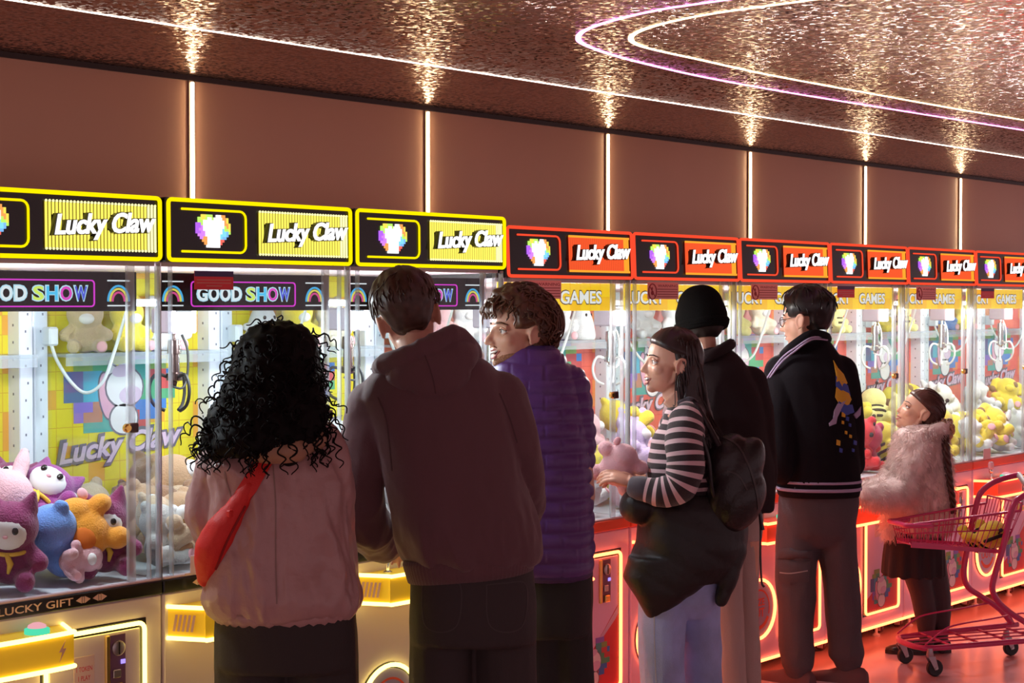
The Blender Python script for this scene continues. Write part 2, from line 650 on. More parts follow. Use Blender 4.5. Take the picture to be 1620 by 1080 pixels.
STYLE = {
    'yellow': dict(body=mat('cream lacquered cabinet', (0.80, 0.70, 0.72), 0.3), z0=0.797, z1=0.837, zh=1.772, hh=0.190, hx=0.009, tilt=0.5, door_top=0.725,
                   frame=glow('yellow header neon', (1.0, 0.78, 0.0), 1.15), low=glow('yellow cabinet neon', (1.0, 0.76, 0.16), 5.0),
                   flute=glow('yellow flute neon', (1.0, 0.86, 0.12), 1.15), flute2=glow('pale flute neon', (1.0, 0.96, 0.45), 1.3), flute_back=mat('dark olive flute backing', (0.10, 0.07, 0.0), 0.4),
                   band=BLACK, box=lit_mat('golden control box', (0.90, 0.55, 0.02), 0.22)),
    'red': dict(body=mat('pink lacquered cabinet', (0.86, 0.62, 0.86), 0.3), z0=0.762, z1=0.802, zh=1.743, hh=0.190, hx=0.0015, tilt=2.5, door_top=0.675,
                frame=glow('red header neon', (1.0, 0.075, 0.03), 1.05), low=glow('red cabinet neon', (1.0, 0.155, 0.05), 7.5),
                flute=glow('orange flute neon', (1.0, 0.11, 0.03), 1.0), flute2=glow('amber flute neon', (1.0, 0.38, 0.03), 1.1), flute_back=mat('dark red flute backing', (0.22, 0.03, 0.02), 0.4),
                band=mat('orange-red ledge band', (0.85, 0.09, 0.03), 0.4), box=lit_mat('red control box', (0.90, 0.08, 0.03), 0.22)),
}
W = M_W
DEPTH = 0.74

def emblem(b, cx, cz, cell_x, cell_z, y, d, table, palette):
    """pixel heart: rows of letters, one square per letter"""
    for r, row in enumerate(table):
        for c, ch in enumerate(row):
            if ch == '.':
                continue
            x0 = cx + (c - len(row) / 2) * cell_x
            z1 = cz + (len(table) / 2 - r) * cell_z
            b.use(palette[ch]).box((x0, y - d, z1 - cell_z), (x0 + cell_x, y, z1))

HEART = ['..ooo..ppp..',
         '.oogg..ttoo.',
         'ssccgggttrrb',
         'ssccggttggrr',
         'ssccppttgggg',
         '.ppuuuubbbb.',
         '.puuttrrbb..',
         '..tttttrr...']

def pony(b, M, y, d, s):
    """plain white horse-shaped badge, no face"""
    ell = lambda cx, cz, rx, rz, a=0, n=20: [(cx + rx * cos(t) * cos(a) - rz * sin(t) * sin(a), cz + rx * cos(t) * sin(a) + rz * sin(t) * cos(a)) for t in [2 * pi * i / n for i in range(n)]]
    sc = lambda poly: [(x * s, z * s) for x, z in poly]
    def put(m, poly, k):
        b.use(m).prism(sc(poly), y - d * k, y - d * (k - 1), M)
    put(GREY_PRINT, ell(-0.40, 0.02, 0.20, 0.50, 0.15), 1)
    put(PINK_PRINT, ell(-0.40, 0.02, 0.165, 0.46, 0.15), 2)
    put(GREY_PRINT, ell(0.02, 0.18, 0.47, 0.43), 3)
    put(GREY_PRINT, ell(0.0, -0.45, 0.36, 0.34), 3)
    put(GREY_PRINT, [(-0.42, 0.42), (-0.36, 0.74), (-0.08, 0.56)], 3)
    put(WHITE_PRINT, ell(0.02, 0.18, 0.43, 0.39), 4)
    put(WHITE_PRINT, ell(0.0, -0.45, 0.32, 0.30), 4)
    put(WHITE_PRINT, [(-0.38, 0.44), (-0.34, 0.67), (-0.12, 0.54)], 4)
    put(LILAC_PRINT, ell(0.16, 0.02, 0.27, 0.18, 0.1), 5)
    put(LILAC_PRINT, ell(-0.02, 0.52, 0.26, 0.13, 0.2), 5)

def make_machine(kind):
    S = STYLE[kind]
    body, low, z0, z1 = S['body'], S['low'], S['z0'], S['z1']
    root = thing('claw_machine', 'x', 'claw machine')
    P = lambda b, name, parent=root, **k: b.build(name, None, parent, **k)
    # ---- cabinet
    b = MB().use(body)
    b.box((0.003, 0.0, 0.078), (W - 0.003, DEPTH + 0.03, z0), 0.006)
    b.use(PALE).box((0.006, 0.012, z1 - 0.01), (W - 0.006, DEPTH + 0.02, z1 + 0.002))
    b.use(BLACK).box((0.02, 0.05, 0.06), (W - 0.02, DEPTH, 0.08))
    cab = P(b, 'cabinet')
    b = MB().use(low).tube([(0.006, -0.006, 0.074), (W - 0.006, -0.006, 0.074)], 0.0075, 8)
    P(b, 'base_neon', cab)
    # ---- ledge under the glass
    b = MB().use(S['band']).box((0.002, -0.004, z0), (W - 0.002, 0.02, z1), 0.003)
    led = P(b, 'ledge')
    b = MB().use(PALE_PINK).box((0.004, 0.0, z1), (W - 0.004, 0.018, z1 + 0.008), 0.002)
    P(b, 'sill', led)
    if kind == 'yellow':
        b = MB().use(mat('peach print', (0.80, 0.52, 0.42), 0.5))
        b.text('LUCKY GIFT', 0.021, (0.33, -0.0042, (z0 + z1) / 2), 0.0006, offset=0.012, width=0.235)
        for cx in (0.13, 0.185, 0.48, 0.535):
            for s in (-1, 1):
                b.prism([(cx + s * 0.005, z0 + 0.010), (cx + s * 0.024, z0 + 0.02), (cx + s * 0.005, z0 + 0.030)], -0.0048, -0.004)
            b.box((cx - 0.003, -0.0048, z0 + 0.011), (cx + 0.003, -0.004, z0 + 0.029))
        P(b, 'lettering', led)
    # ---- header
    hz, hh = S['zh'], S['hh']
    hx0, hx1 = S['hx'], W - S['hx']
    b = MB().use(BLACK).box((hx0, -0.012, 0), (hx1, 0.10, hh), 0.004)
    b.use(PALE_PINK).box((hx0, 0.02, -0.012), (hx1, DEPTH, 0.002))
    b.use(mat('dark grey roof panel', (0.06, 0.05, 0.05), 0.5)).box((hx0, 0.10, 0.0), (hx1, DEPTH, hh - 0.05))
    hd = P(b, 'header')
    hd.location = (0, 0, hz)
    hd.rotation_euler = (-radians(S['tilt']), 0, 0)
    r = 0.0062
    pts = [(x, -0.018, z) for x, z in rrect(hx0 + r, r, hx1 - r, hh - r, 0.012)]
    P(MB().use(S['frame']).tube(pts, r, 8, closed=True), 'neon_frame', hd)
    bz0, bz1, bx0, bx1 = 0.17 * hh, 0.83 * hh, 0.085 * W, 0.405 * W
    pts = [(bx0, -0.016, bz1)] + [(x, -0.016, z) for x, z in rrect(0, bz0, bx1, bz1, 0.022)[5:10][::-1]][::-1][:0]
    rr = rrect(bx0, bz0, bx1, bz1, 0.022)
    pts = [(bx0, -0.016, bz0)] + [(x, -0.016, z) for x, z in rr[:10]] + [(bx0, -0.016, bz1)]
    P(MB().use(S['frame']).tube(pts, 0.0036, 8), 'bracket_neon', hd)
    b = MB()
    G = GLOWS
    tab = ['..yylll..wwoo..', '.lyylwwlwwwwooy.', '.llwwwwwwwwwwoy.', 'pplwwwwwwwwwwooy', 'ppvwwwwwwwwwwloy', 'pvvwwwwwwwwwclly', 'ppvvwwwwwwwwccbl', '.vvvwwwwwwwcccb.', '..voowwwwwwcbb..', '...oowwwwwwrr...', '....owwwwwwr....', '.....wwwwww.....']
    emblem(b, 0.24 * W, 0.5 * hh, 0.0080, 0.0082, -0.012, 0.006, tab,
           dict(y=G['yellow'], l=G['lime'], p=G['purple'], v=G['violet'], o=G['orange'], c=G['cyan'], b=G['blue'], r=G['red'], w=G['white']))
    P(b, 'pixel_emblem', hd, smooth=0)
    fx0, fx1, fz0, fz1 = 0.47 * W, 0.965 * W, 0.155 * hh, 0.845 * hh
    b = MB().use(S['flute_back']).box((fx0, -0.014, fz0), (fx1, -0.011, fz1))
    n = 33
    st = (fx1 - fx0) / n
    for i in range(n):
        x = fx0 + (i + 0.5) * st
        m = S['flute2'] if i > n - 4 else S['flute']
        b.use(m).tube([(x, -0.017, fz0 + 0.003), (x, -0.017, fz1 - 0.003)], st * 0.31, 6)
        if kind == 'red':
            for zz in (fz0, fz1):
                b.use(S['flute2']).box((x - st * 0.4, -0.0215, zz - 0.004), (x + st * 0.4, -0.0165, zz + 0.004))
        else:
            for zz in (fz0, fz1):
                b.use(S['flute2']).ball((x, -0.018, zz), 0.0042, 6)
    fp = P(b, 'fluted_panel', hd)
    tag(fp, kind='stuff')
    b = MB()
    RM = Matrix.Translation((0.715 * W, 0, 0.5 * hh)) @ Matrix.Rotation(radians(-3 if kind == 'yellow' else -2), 4, 'Y')
    b.use(BLACK).text('Lucky Claw', 0.080, (0, -0.022, 0), 0.034, RM, shear=0.28, offset=0.045, width=0.345)
    b.use(WHITE_GLOW).text('Lucky Claw', 0.075, (0, -0.0412, 0), 0.004, RM, shear=0.28, offset=0.025, width=0.337)
    P(b, 'lettering', hd, smooth=0)
    # ---- glass and posts
    b = MB().use(CLEAR).box((0.022, 0.006, z1 + 0.008), (0.858 * W, 0.010, 1.755))
    gd = P(b, 'glass_door')
    b = MB().use(EDGE).box((0.845 * W, 0.0, z1 + 0.008), (0.879 * W, 0.014, 1.76), 0.002)
    P(b, 'glass_edge', gd)
    b = MB().use(mat('gold lock plate', (0.85, 0.55, 0.15), 0.25, 1.0)).lathe([(0.0, 0), (0.013, 0), (0.013, 0.010), (0.009, 0.014)], 14, Matrix.Translation((0.835 * W, 0.0, 1.292)) @ Matrix.Rotation(pi / 2, 4, 'X'))
    b.use(mat('dark lock body', (0.07, 0.02, 0.015), 0.3)).box((0.845 * W, -0.014, 1.278), (0.882 * W, 0.0, 1.306), 0.003)
    P(b, 'door_lock', gd)
    b = MB().use(CLEAR).box((0.885 * W, 0.006, z1 + 0.008), (W - 0.012, 0.010, 1.755))
    P(b, 'fixed_pane')
    for x, w in ((0.945 * W, 0.0055), (W - 0.008, 0.007), (0.052 * W, 0.005)):
        b = MB().use(EDGE).box((x - w / 2, 0.0, z1 + 0.008), (x + w / 2, 0.018, 1.76), 0.001)
        P(b, 'post')
    b = MB().use(CHROME).box((W - 0.0035, -0.001, z1), (W - 0.0005, 0.02, 1.768))
    P(b, 'corner_strip')
    for x in (0.003, W - 0.007):
        b = MB().use(CLEAR).box((x, 0.02, z1 + 0.004), (x + 0.004, DEPTH - 0.075, 1.755))
        P(b, 'side_glass')
    # ---- back wall, columns, shelf
    b = MB().use(BRICK[kind]).box((0.05, DEPTH - 0.004, z1), (W - 0.05, DEPTH + 0.01, 1.76))
    bp = P(b, 'back_panel')
    b = MB()
    B = BLOCKS
    pal = dict(o=B['olive'], g=B['green'], s=B['slate'], c=B['cyan'], p=B['purple'], t=B['teal'], u=B['terra'], r=B['red'], b=B['blue'])
    emblem(b, W / 2, 1.355, 0.0375, 0.0345, DEPTH - 0.004, 0.0012, HEART, pal)
    pony(b, Matrix.Translation((W / 2 + 0.01, 0, 1.335)), DEPTH - 0.0052, 0.0005, 0.17)
    P(b, 'printed_emblem', bp, smooth=0)
    b = MB()
    RM = Matrix.Translation((W / 2, 0, 1.165)) @ Matrix.Rotation(radians(-5), 4, 'Y')
    b.use(GREY_PRINT).text('Lucky Claw', 0.115, (0, DEPTH - 0.009, 0), 0.0012, RM, shear=0.3, offset=0.075, width=0.53)
    b.use(LILAC_PRINT).text('Lucky Claw', 0.092, (0, DEPTH - 0.0105, 0), 0.001, RM, shear=0.3, offset=0.03, width=0.50)
    P(b, 'lettering', bp, smooth=0)
    for s in (0, 1):
        x0, x1 = (0.003, 0.052) if s == 0 else (W - 0.052, W - 0.003)
        b = MB().use(PALE).box((x0, DEPTH - 0.07, z1), (x1, DEPTH + 0.01, 1.76), 0.003)
        b.use(HOLE)
        for k in range(15):
            z = z1 + 0.06 + 0.055 * k
            xm = x0 + 0.022 + 0.008 * (k % 2)
            b.box((xm - 0.0022, DEPTH - 0.0712, z), (xm + 0.0022, DEPTH - 0.0695, z + 0.008))
            ym = DEPTH - 0.035
            xs = x1 + 0.0006 if s == 0 else x0 - 0.0006
            b.box((min(xs, xs - 0.001), ym - 0.003, z + 0.02), (max(xs, xs + 0.0), ym + 0.003, z + 0.028))
        P(b, 'column')
    b = MB().use(glass('frosted shelf acrylic', (0.85, 0.9, 0.94), 0.5, 0.22)).box((0.052, DEPTH - 0.17, 1.478), (W - 0.052, DEPTH - 0.006, 1.488), 0.002)
    b.box((0.052, DEPTH - 0.174, 1.450), (W - 0.052, DEPTH - 0.170, 1.490))
    P(b, 'shelf')
    # ---- banner behind the top of the glass
    if kind == 'yellow':
        b = MB().use(BLACK).box((0.025, 0.045, 1.628), (0.93 * W, 0.053, 1.742), 0.002)
        bn = P(b, 'banner')
        pts = [(x, 0.0435, z) for x, z in rrect(0.19 * W, 1.642, 0.735 * W, 1.716, 0.01)]
        P(MB().use(glow('magenta banner neon', (0.85, 0.06, 0.75), 0.9)).tube(pts, 0.0022, 6, closed=True), 'neon_frame', bn)
        b = MB()
        x = 0.215 * W
        cols = [(0.85, 0.95, 1.0)] * 4 + [None] + [(0.75, 0.95, 0.15), (0.10, 0.62, 1.0), (0.85, 0.08, 0.60), (0.10, 0.12, 0.75)]
        word = 'GOOD SHOW'
        step = [0.044, 0.044, 0.044, 0.044, 0.012, 0.042, 0.044, 0.046, 0.05]
        tot = sum(step)
        sc = (0.71 * W - x) / tot
        for ch, c, s in zip(word, cols, step):
            if c:
                b.use(glow('pale blue letter rim', (0.55, 0.85, 1.0), 0.9)).text(ch, 0.047, (x + s * sc / 2, 0.0445, 1.679), 0.0008, offset=0.05, width=s * sc * 0.98)
                b.use(glow('banner letter %.2f %.2f' % (c[0], c[2]), c, 0.9)).text(ch, 0.040, (x + s * sc / 2, 0.0435, 1.679), 0.0008, offset=0.025, width=s * sc * 0.80)
            x += s * sc
        P(b, 'lettering', bn, smooth=0)
        for cx in (0.10 * W, 0.845 * W):
            b = MB()
            for ri, c in ((0.036, (0.10, 0.55, 1.0)), (0.029, (0.95, 0.80, 0.15)), (0.021, (0.85, 0.10, 0.35))):
                pts = [(cx + ri * cos(a), 0.0445, 1.656 + ri * 1.25 * sin(a)) for a in [pi * i / 14 for i in range(15)]]
                b.use(glow('rainbow %.2f' % c[2], c, 0.75)).tube(pts, 0.0034, 6)
            b.use(glow('white banner line', (0.9, 0.95, 1.0), 0.9))
            for z in (1.644, 1.716):
                b.tube([(cx - 0.038, 0.0445, z), (cx + 0.038, 0.0445, z)], 0.0022, 6)
            P(b, 'rainbow_sign', bn)
    else:
        b = MB().use(BANNER_YELLOW).box((0.02, 0.045, 1.622), (0.95 * W, 0.053, 1.728), 0.002)
        bn = P(b, 'banner')
        for wd, xa, xb in (('LUCKY', 0.035, 0.385), ('GAMES', 0.49, 0.835)):
            b = MB()
            xc, wd_ = (xa + xb) / 2 * W, (xb - xa) * W
            b.use(mat('dark grey letter outline', (0.22, 0.17, 0.12), 0.5)).text(wd, 0.058, (xc, 0.0445, 1.674), 0.0008, offset=0.045, width=wd_)
            b.use(glow('white banner letter', (1, 0.98, 0.94), 0.85)).text(wd, 0.050, (xc, 0.0435, 1.674), 0.0008, offset=0.02, width=wd_ * 0.97)
            P(b, 'lettering', bn, smooth=0)
    # ---- claw
    if kind == 'yellow':
        dark, met = RUBBER, mat('dark chrome', (0.25, 0.18, 0.17), 0.25, 1.0)
    else:
        dark, met = mat('white prong enamel', (0.85, 0.85, 0.85), 0.3), mat('claw chrome', (0.8, 0.78, 0.76), 0.2, 1.0)
    cx, cy = 0.295, 0.33
    b = MB().use(mat('mauve carriage cover', (0.55, 0.45, 0.52), 0.45)).box((cx - 0.055, cy - 0.05, 1.555), (cx + 0.055, cy + 0.05, 1.635), 0.006)
    b.use(RUBBER).box((cx - 0.03, cy - 0.052, 1.622), (cx + 0.03, cy - 0.05, 1.63))
    b.use(STEEL).box((0.008, cy - 0.012, 1.640), (W - 0.008, cy + 0.012, 1.665), 0.002)
    cl = P(b, 'claw')
    b = MB().use(met).lathe([(0.0, 1.555), (0.006, 1.555), (0.006, 1.535), (0.020, 1.533), (0.022, 1.49), (0.016, 1.488), (0.018, 1.43), (0.026, 1.427), (0.026, 1.405), (0.010, 1.400), (0.006, 1.385)][::-1], 16, Matrix.Translation((cx, cy, 0)))
    P(b, 'claw_motor', cl)
    for k in range(3):
        a = 2 * pi * k / 3 + 0.5
        pr = [(0.02, 1.415), (0.055, 1.425), (0.075, 1.40), (0.078, 1.36), (0.062, 1.325), (0.03, 1.308)]
        b = MB().use(dark).tube(smooth_path([(cx + r_ * cos(a), cy + r_ * sin(a), z) for r_, z in pr], 4), 0.0055, 7)
        P(b, 'claw_prong', cl)
    b = MB().use(mat('white coiled cable', (0.82, 0.84, 0.84), 0.4)).tube(smooth_path([(0.035, 0.63, 1.53), (0.045, 0.61, 1.47), (0.07, 0.57, 1.40), (0.10, 0.53, 1.365), (0.135, 0.49, 1.40), (0.16, 0.46, 1.50), (0.19, 0.43, 1.64)], 6), 0.0055, 8)
    b.use(PALE).box((0.02, 0.61, 1.515), (0.055, 0.66, 1.575), 0.006)
    P(b, 'cable', cl)
    b = MB().use(dark).tube(smooth_path([(cx + 0.03, cy, 1.55), (cx + 0.045, cy - 0.01, 1.50), (cx + 0.04, cy - 0.015, 1.42), (cx + 0.015, cy - 0.02, 1.38), (cx - 0.02, cy, 1.39)], 5), 0.004, 6)
    P(b, 'claw_lead', cl)
    # ---- control box
    prot = 0.115
    top, bot = 0.757, 0.664
    if kind == 'red':
        top, bot = 0.700, 0.615
    xl, xr = 0.025 * W, 0.545 * W
    def plan(g):
        pts = [(xl - g, 0.0), (xl + 0.05, -prot * 0.85 - g), (xl + 0.075, -prot - g), (xr - 0.06, -prot - g), (xr - 0.035, -prot * 0.8 - g), (xr + g, 0.0)]
        return [(p.x, p.y) for p in smooth_path([(x, y, 0) for x, y in pts], 5)]
    b = MB().use(S['box']).slab(plan(0.0), bot, top)
    cb_ = P(b, 'control_box')
    for z in (top, bot):
        P(MB().use(low).tube([(x, y, z) for x, y in plan(0.003)], 0.0065, 8), 'neon_tube', cb_)
    jx = xl + 0.10
    b = MB().use(CHROME).lathe([(0.016, top), (0.016, top + 0.004), (0.006, top + 0.008), (0.005, top + 0.035), (0.010, top + 0.04), (0.012, top + 0.048), (0.009, top + 0.056)], 12, Matrix.Translation((jx, -0.05, 0)))
    b.use(mat('translucent joystick knob', (0.80, 0.70, 0.85), 0.15, trans=0.4)).lathe([(0.009, top + 0.056), (0.015, top + 0.066), (0.016, top + 0.085), (0.012, top + 0.096), (0.004, top + 0.100)], 12, Matrix.Translation((jx, -0.05, 0)))
    P(b, 'joystick', cb_)
    b = MB().use(glow('green button ring', (0.10, 0.85, 0.50), 0.9)).lathe([(0.034, top), (0.034, top + 0.012), (0.026, top + 0.016)], 18, Matrix.Translation((xl + 0.28, -0.055, 0)))
    b.use(glow('pink button cap', (0.95, 0.45, 0.50), 0.9)).lathe([(0.026, top + 0.014), (0.024, top + 0.022), (0.012, top + 0.028), (0.002, top + 0.029)], 18, Matrix.Translation((xl + 0.28, -0.055, 0)))
    P(b, 'push_button', cb_)
    zc_ = (top + bot) / 2
    if kind == 'yellow':
        pk = mat('dusty pink decal', (0.75, 0.45, 0.35), 0.5)
        b = MB().use(pk).text('GOOD SHOW', 0.028, (xl + 0.205, -prot - 0.0005, zc_), 0.0008, shear=0.2, width=0.20)
        P(b, 'lettering', cb_, smooth=0)
        b = MB().use(pk)
        lx = xr - 0.075
        b.prism([(lx + 0.012, zc_ + 0.028), (lx - 0.010, zc_ - 0.003), (lx + 0.001, zc_ - 0.003), (lx - 0.008, zc_ - 0.030), (lx + 0.014, zc_ + 0.006), (lx + 0.003, zc_ + 0.006)], -prot - 0.0015, -prot - 0.0003)
        P(b, 'bolt_print', cb_, smooth=0)
        b = MB().use(pk)
        for k in range(5):
            t = 0.16 + 0.13 * k
            for s in (0,):
                x_, y_ = xl + 0.05 * t, -prot * 0.85 * t
                nx, ny = -0.9, -0.44
                b.add([(x_ + nx * 0.006, y_ + ny * 0.006 , zc_ - 0.025), (x_ + 0.004 + nx * 0.006, y_ - 0.0075 + ny * 0.006, zc_ - 0.025),
                       (x_ + 0.008 + nx * 0.006, y_ - 0.016 + ny * 0.006, zc_ + 0.025), (x_ + 0.004 + nx * 0.006, y_ - 0.0085 + ny * 0.006, zc_ + 0.025)], [(0, 1, 2, 3)])
        P(b, 'stripe_print', cb_, smooth=0)
    # ---- coin door
    dx0, dx1, dz0, dz1 = 0.47 * W, 0.905 * W, 0.145, S['door_top']
    b = MB().use(BLACK).box((dx0 - 0.012, -0.003, dz0 - 0.012), (dx1 + 0.012, 0.004, dz1 + 0.012), 0.002)
    b.use(body).box((dx0 + 0.012, -0.007, dz0 + 0.012), (dx1 - 0.014, 0.0, dz1 - 0.014), 0.002)
    cd = P(b, 'coin_door')
    pts = [(x, -0.010, z) for x, z in rrect(dx0, dz0, dx1, dz1, 0.02)]
    P(MB().use(low).tube(pts, 0.0065, 8, closed=True), 'neon_border', cd)
    ax, az = 0.78 * W, dz1 - 0.105
    b = MB().use(mat('gold coin plate', (0.85, 0.62, 0.20), 0.3, 1.0)).box((ax - 0.042, -0.016, az - 0.085), (ax - 0.026, -0.006, az + 0.085), 0.003)
    b.use(mat('plum coin slot plate', (0.20, 0.10, 0.18), 0.3)).box((ax - 0.026, -0.012, az - 0.085), (ax + 0.028, -0.006, az + 0.085), 0.002)
    b.use(STEEL).lathe([(0.0, 0), (0.022, 0), (0.022, 0.006), (0.018, 0.008)], 18, Matrix.Translation((ax, -0.012, az + 0.045)) @ Matrix.Rotation(pi / 2, 4, 'X'))
    b.use(RUBBER).box((ax - 0.002, -0.0215, az + 0.027), (ax + 0.002, -0.019, az + 0.063))
    b.use(glow('violet coin light', (0.35, 0.25, 1.0), 1.5)).box((ax + 0.010, -0.015, az - 0.002), (ax + 0.024, -0.012, az + 0.010))
    b.use(STEEL).box((ax - 0.018, -0.018, az - 0.040), (ax + 0.008, -0.012, az - 0.016), 0.002)
    b.use(mat('gold coin plate', (0, 0, 0))).box((ax - 0.018, -0.024, az - 0.082), (ax + 0.012, -0.012, az - 0.055), 0.003)
    P(b, 'coin_slot', cd)
    nx, nz = 0.635 * W, dz1 - 0.115
    b = MB().use(mat('pale coin notice', (0.80, 0.60, 0.58), 0.5)).box((nx - 0.034, -0.0085, nz - 0.048), (nx + 0.034, -0.006, nz + 0.048), 0.001)
    rp = mat('red notice print', (0.70, 0.06, 0.10), 0.5)
    b.use(rp).text('1 TOKEN', 0.014, (nx, -0.0085, nz + 0.012), 0.0004, offset=0.01, width=0.052)
    b.text('1 PLAY', 0.014, (nx, -0.0085, nz - 0.014), 0.0004, offset=0.01, width=0.04)
    P(b, 'notice', cd, smooth=0)
    if kind == 'red':
        b = MB()
        ze = dz0 + 0.30
        b.use(mat('red door print', (0.72, 0.05, 0.06), 0.45)).prism([(dx0 + 0.013, dz0 + 0.013), (dx1 - 0.015, dz0 + 0.013), (dx1 - 0.015, ze + 0.02), (dx0 + 0.11, dz0 + 0.12), (dx0 + 0.013, dz0 + 0.07)], -0.008, -0.0065)
        b.use(LILAC_PRINT).prism([(dx1 - 0.035, ze - 0.035), (dx1 - 0.016, ze - 0.015), (dx1 - 0.016, ze + 0.015), (dx0 + 0.19, dz0 + 0.20), (dx0 + 0.19, dz0 + 0.185)], -0.0085, -0.008)
        emblem(b, (dx0 + dx1) / 2 - 0.01, dz0 + 0.125, 0.0175, 0.021, -0.0085, 0.0006, HEART, pal)
        pony(b, Matrix.Translation(((dx0 + dx1) / 2 - 0.01, 0, dz0 + 0.10)), -0.0091, 0.0004, 0.105)
        P(b, 'door_print', cd, smooth=0)
    # ---- prize hatch
    px, pz, pr_ = 0.225 * W, 0.305, 0.130
    circ = lambda r_, n=36: [(px + r_ * cos(2 * pi * i / n), pz + r_ * sin(2 * pi * i / n)) for i in range(n)]
    b = MB().use(BLACK).prism(circ(pr_ + 0.008), -0.004, 0.004)
    b.use(mat('pale violet hatch flap', (0.45, 0.42, 0.62), 0.35)).prism(circ(pr_ - 0.012), -0.008, -0.003)
    ph = P(b, 'prize_hatch')
    P(MB().use(low).tube([(x, -0.010, z) for x, z in circ(pr_)], 0.0075, 8, closed=True), 'neon_ring', ph)
    b = MB().use(mat('orange-red hatch print', (0.85, 0.12, 0.05), 0.5))
    b.text('PRIZE', 0.032, (px - 0.012, -0.0085, pz + 0.030), 0.0006, offset=0.02, width=0.115)
    P(b, 'lettering', ph, smooth=0)
    b = MB().use(MATS['orange-red hatch print'])
    b.text('OUT', 0.040, (px - 0.012, -0.0085, pz - 0.016), 0.0006, offset=0.02, width=0.115)
    P(b, 'lettering', ph, smooth=0)
    b = MB().use(MATS['orange-red hatch print'])
    for a0, a1, rad, rt in ((-0.35, 2.6, 0.088, 0.004), (-2.6, -0.5, 0.092, 0.009)):
        pts = [(px + rad * cos(a0 + (a1 - a0) * i / 20), -0.0085, pz + rad * sin(a0 + (a1 - a0) * i / 20)) for i in range(21)]
        outer = [(x, z) for x, _, z in pts]
        inner = [(px + (x - px) * (1 - 2 * rt / rad), pz + (z - pz) * (1 - 2 * rt / rad)) for x, z in outer]
        for i in range(20):
            b.add([(outer[i][0], -0.0086, outer[i][1]), (outer[i + 1][0], -0.0086, outer[i + 1][1]), (inner[i + 1][0], -0.0086, inner[i + 1][1]), (inner[i][0], -0.0086, inner[i][1])], [(0, 1, 2, 3)])
    P(b, 'swirl_print', ph, smooth=0)
    # ---- casters
    for cx_ in (0.10, W - 0.10):
        for cy_ in (0.08, DEPTH - 0.08):
            b = MB().use(PALE_PINK).box((cx_ - 0.02, cy_ - 0.02, 0.055), (cx_ + 0.02, cy_ + 0.02, 0.066), 0.002)
            for sx in (-0.016, 0.012):
                b.prism([(cx_ + sx, 0.058), (cx_ + sx + 0.004, 0.058), (cx_ + sx + 0.004, 0.016), (cx_ + sx, 0.016)], cy_ - 0.012, cy_ + 0.018)
            b.use(mat('brown caster wheel', (0.10, 0.03, 0.03), 0.4)).lathe([(0.012, -0.011), (0.026, -0.011), (0.028, -0.006), (0.028, 0.006), (0.026, 0.011), (0.012, 0.011)], 18, Matrix.Translation((cx_, cy_ + 0.008, 0.0285)) @ Matrix.Rotation(pi / 2, 4, 'Y'))
            P(b, 'caster')
    # levelling feet
    for cx_ in (0.17, W - 0.17):
        b = MB().use(mat('white levelling foot', (0.8, 0.7, 0.72), 0.4)).lathe([(0.020, 0.0), (0.020, 0.008), (0.008, 0.016), (0.007, 0.066)], 12, Matrix.Translation((cx_, 0.06, 0)))
        P(b, 'levelling_foot')
    return root

def sticker(root, style, x0, x1, zlo, zhi):
    b = MB()
    if style == 'red':
        b.use(mat('crimson sticker', (0.85, 0.05, 0.07), 0.5)).box((x0, -0.001, zlo), (x1, 0.0005, zhi))
        b.use(mat('navy sticker head', (0.06, 0.03, 0.14), 0.5)).box((x0, -0.0016, zhi - 0.3 * (zhi - zlo)), (x1, -0.001, zhi))
        b.use(mat('salmon print', (0.75, 0.25, 0.22), 0.5))
        for k in range(3):
            z = zlo + (zhi - zlo) * (0.17 + 0.16 * k)
            ins = (0.30 if k == 0 else 0.06) * (x1 - x0)
            b.box((x0 + ins, -0.0014, z), (x1 - ins, -0.001, z + 0.003))
    else:
        sal = mat('salmon sticker', (0.95, 0.46, 0.42), 0.5)
        b.use(sal).box((x0, -0.001, zlo), (x1, 0.0005, zhi))
        ink = mat('dark red ink', (0.40, 0.03, 0.04), 0.5)
        b.use(ink)
        cx, cz, r = x0 + 0.032, (zlo + zhi) / 2 - 0.004, 0.026
        b.tube([(cx + r * cos(t), -0.0015, cz + r * 1.2 * sin(t)) for t in [2 * pi * i / 20 for i in range(20)]], 0.0025, 5, closed=True)
        b.tube([(cx - r * 0.7, -0.0015, cz + r * 0.8), (cx + r * 0.7, -0.0015, cz - r * 0.8)], 0.002, 5)
        b.ball((cx - 0.002, -0.001, cz + 0.012), (0.006, 0.001, 0.007), 8)
        b.ball((cx, -0.001, cz - 0.005), (0.010, 0.001, 0.010), 8)
        b.text('WARNING', 0.011, ((x0 + 0.062 + x1) / 2, -0.001, zhi - 0.014), 0.0005, offset=0.01, width=(x1 - x0 - 0.075))
        for k in range(4):
            z = zlo + (zhi - zlo) * (0.12 + 0.15 * k)
            b.box((x0 + 0.064, -0.0014, z), (x1 - 0.006, -0.001, z + 0.003))
    b.build('warning_sticker', None, root, smooth=0)

def slot_card(root, x):
    b = MB().use(PALE_PINK).box((x, -0.003, 0), (x + 0.085, 0.001, 0.055), 0.002)
    b.box((x - 0.02, -0.004, 0), (x + 0.10, -0.001, 0.004))
    o = b.build('price_card', None, root)
    o.location.z = STYLE['yellow']['z1'] + 0.006 if root['style'] == 'yellow' else STYLE['red']['z1'] + 0.006

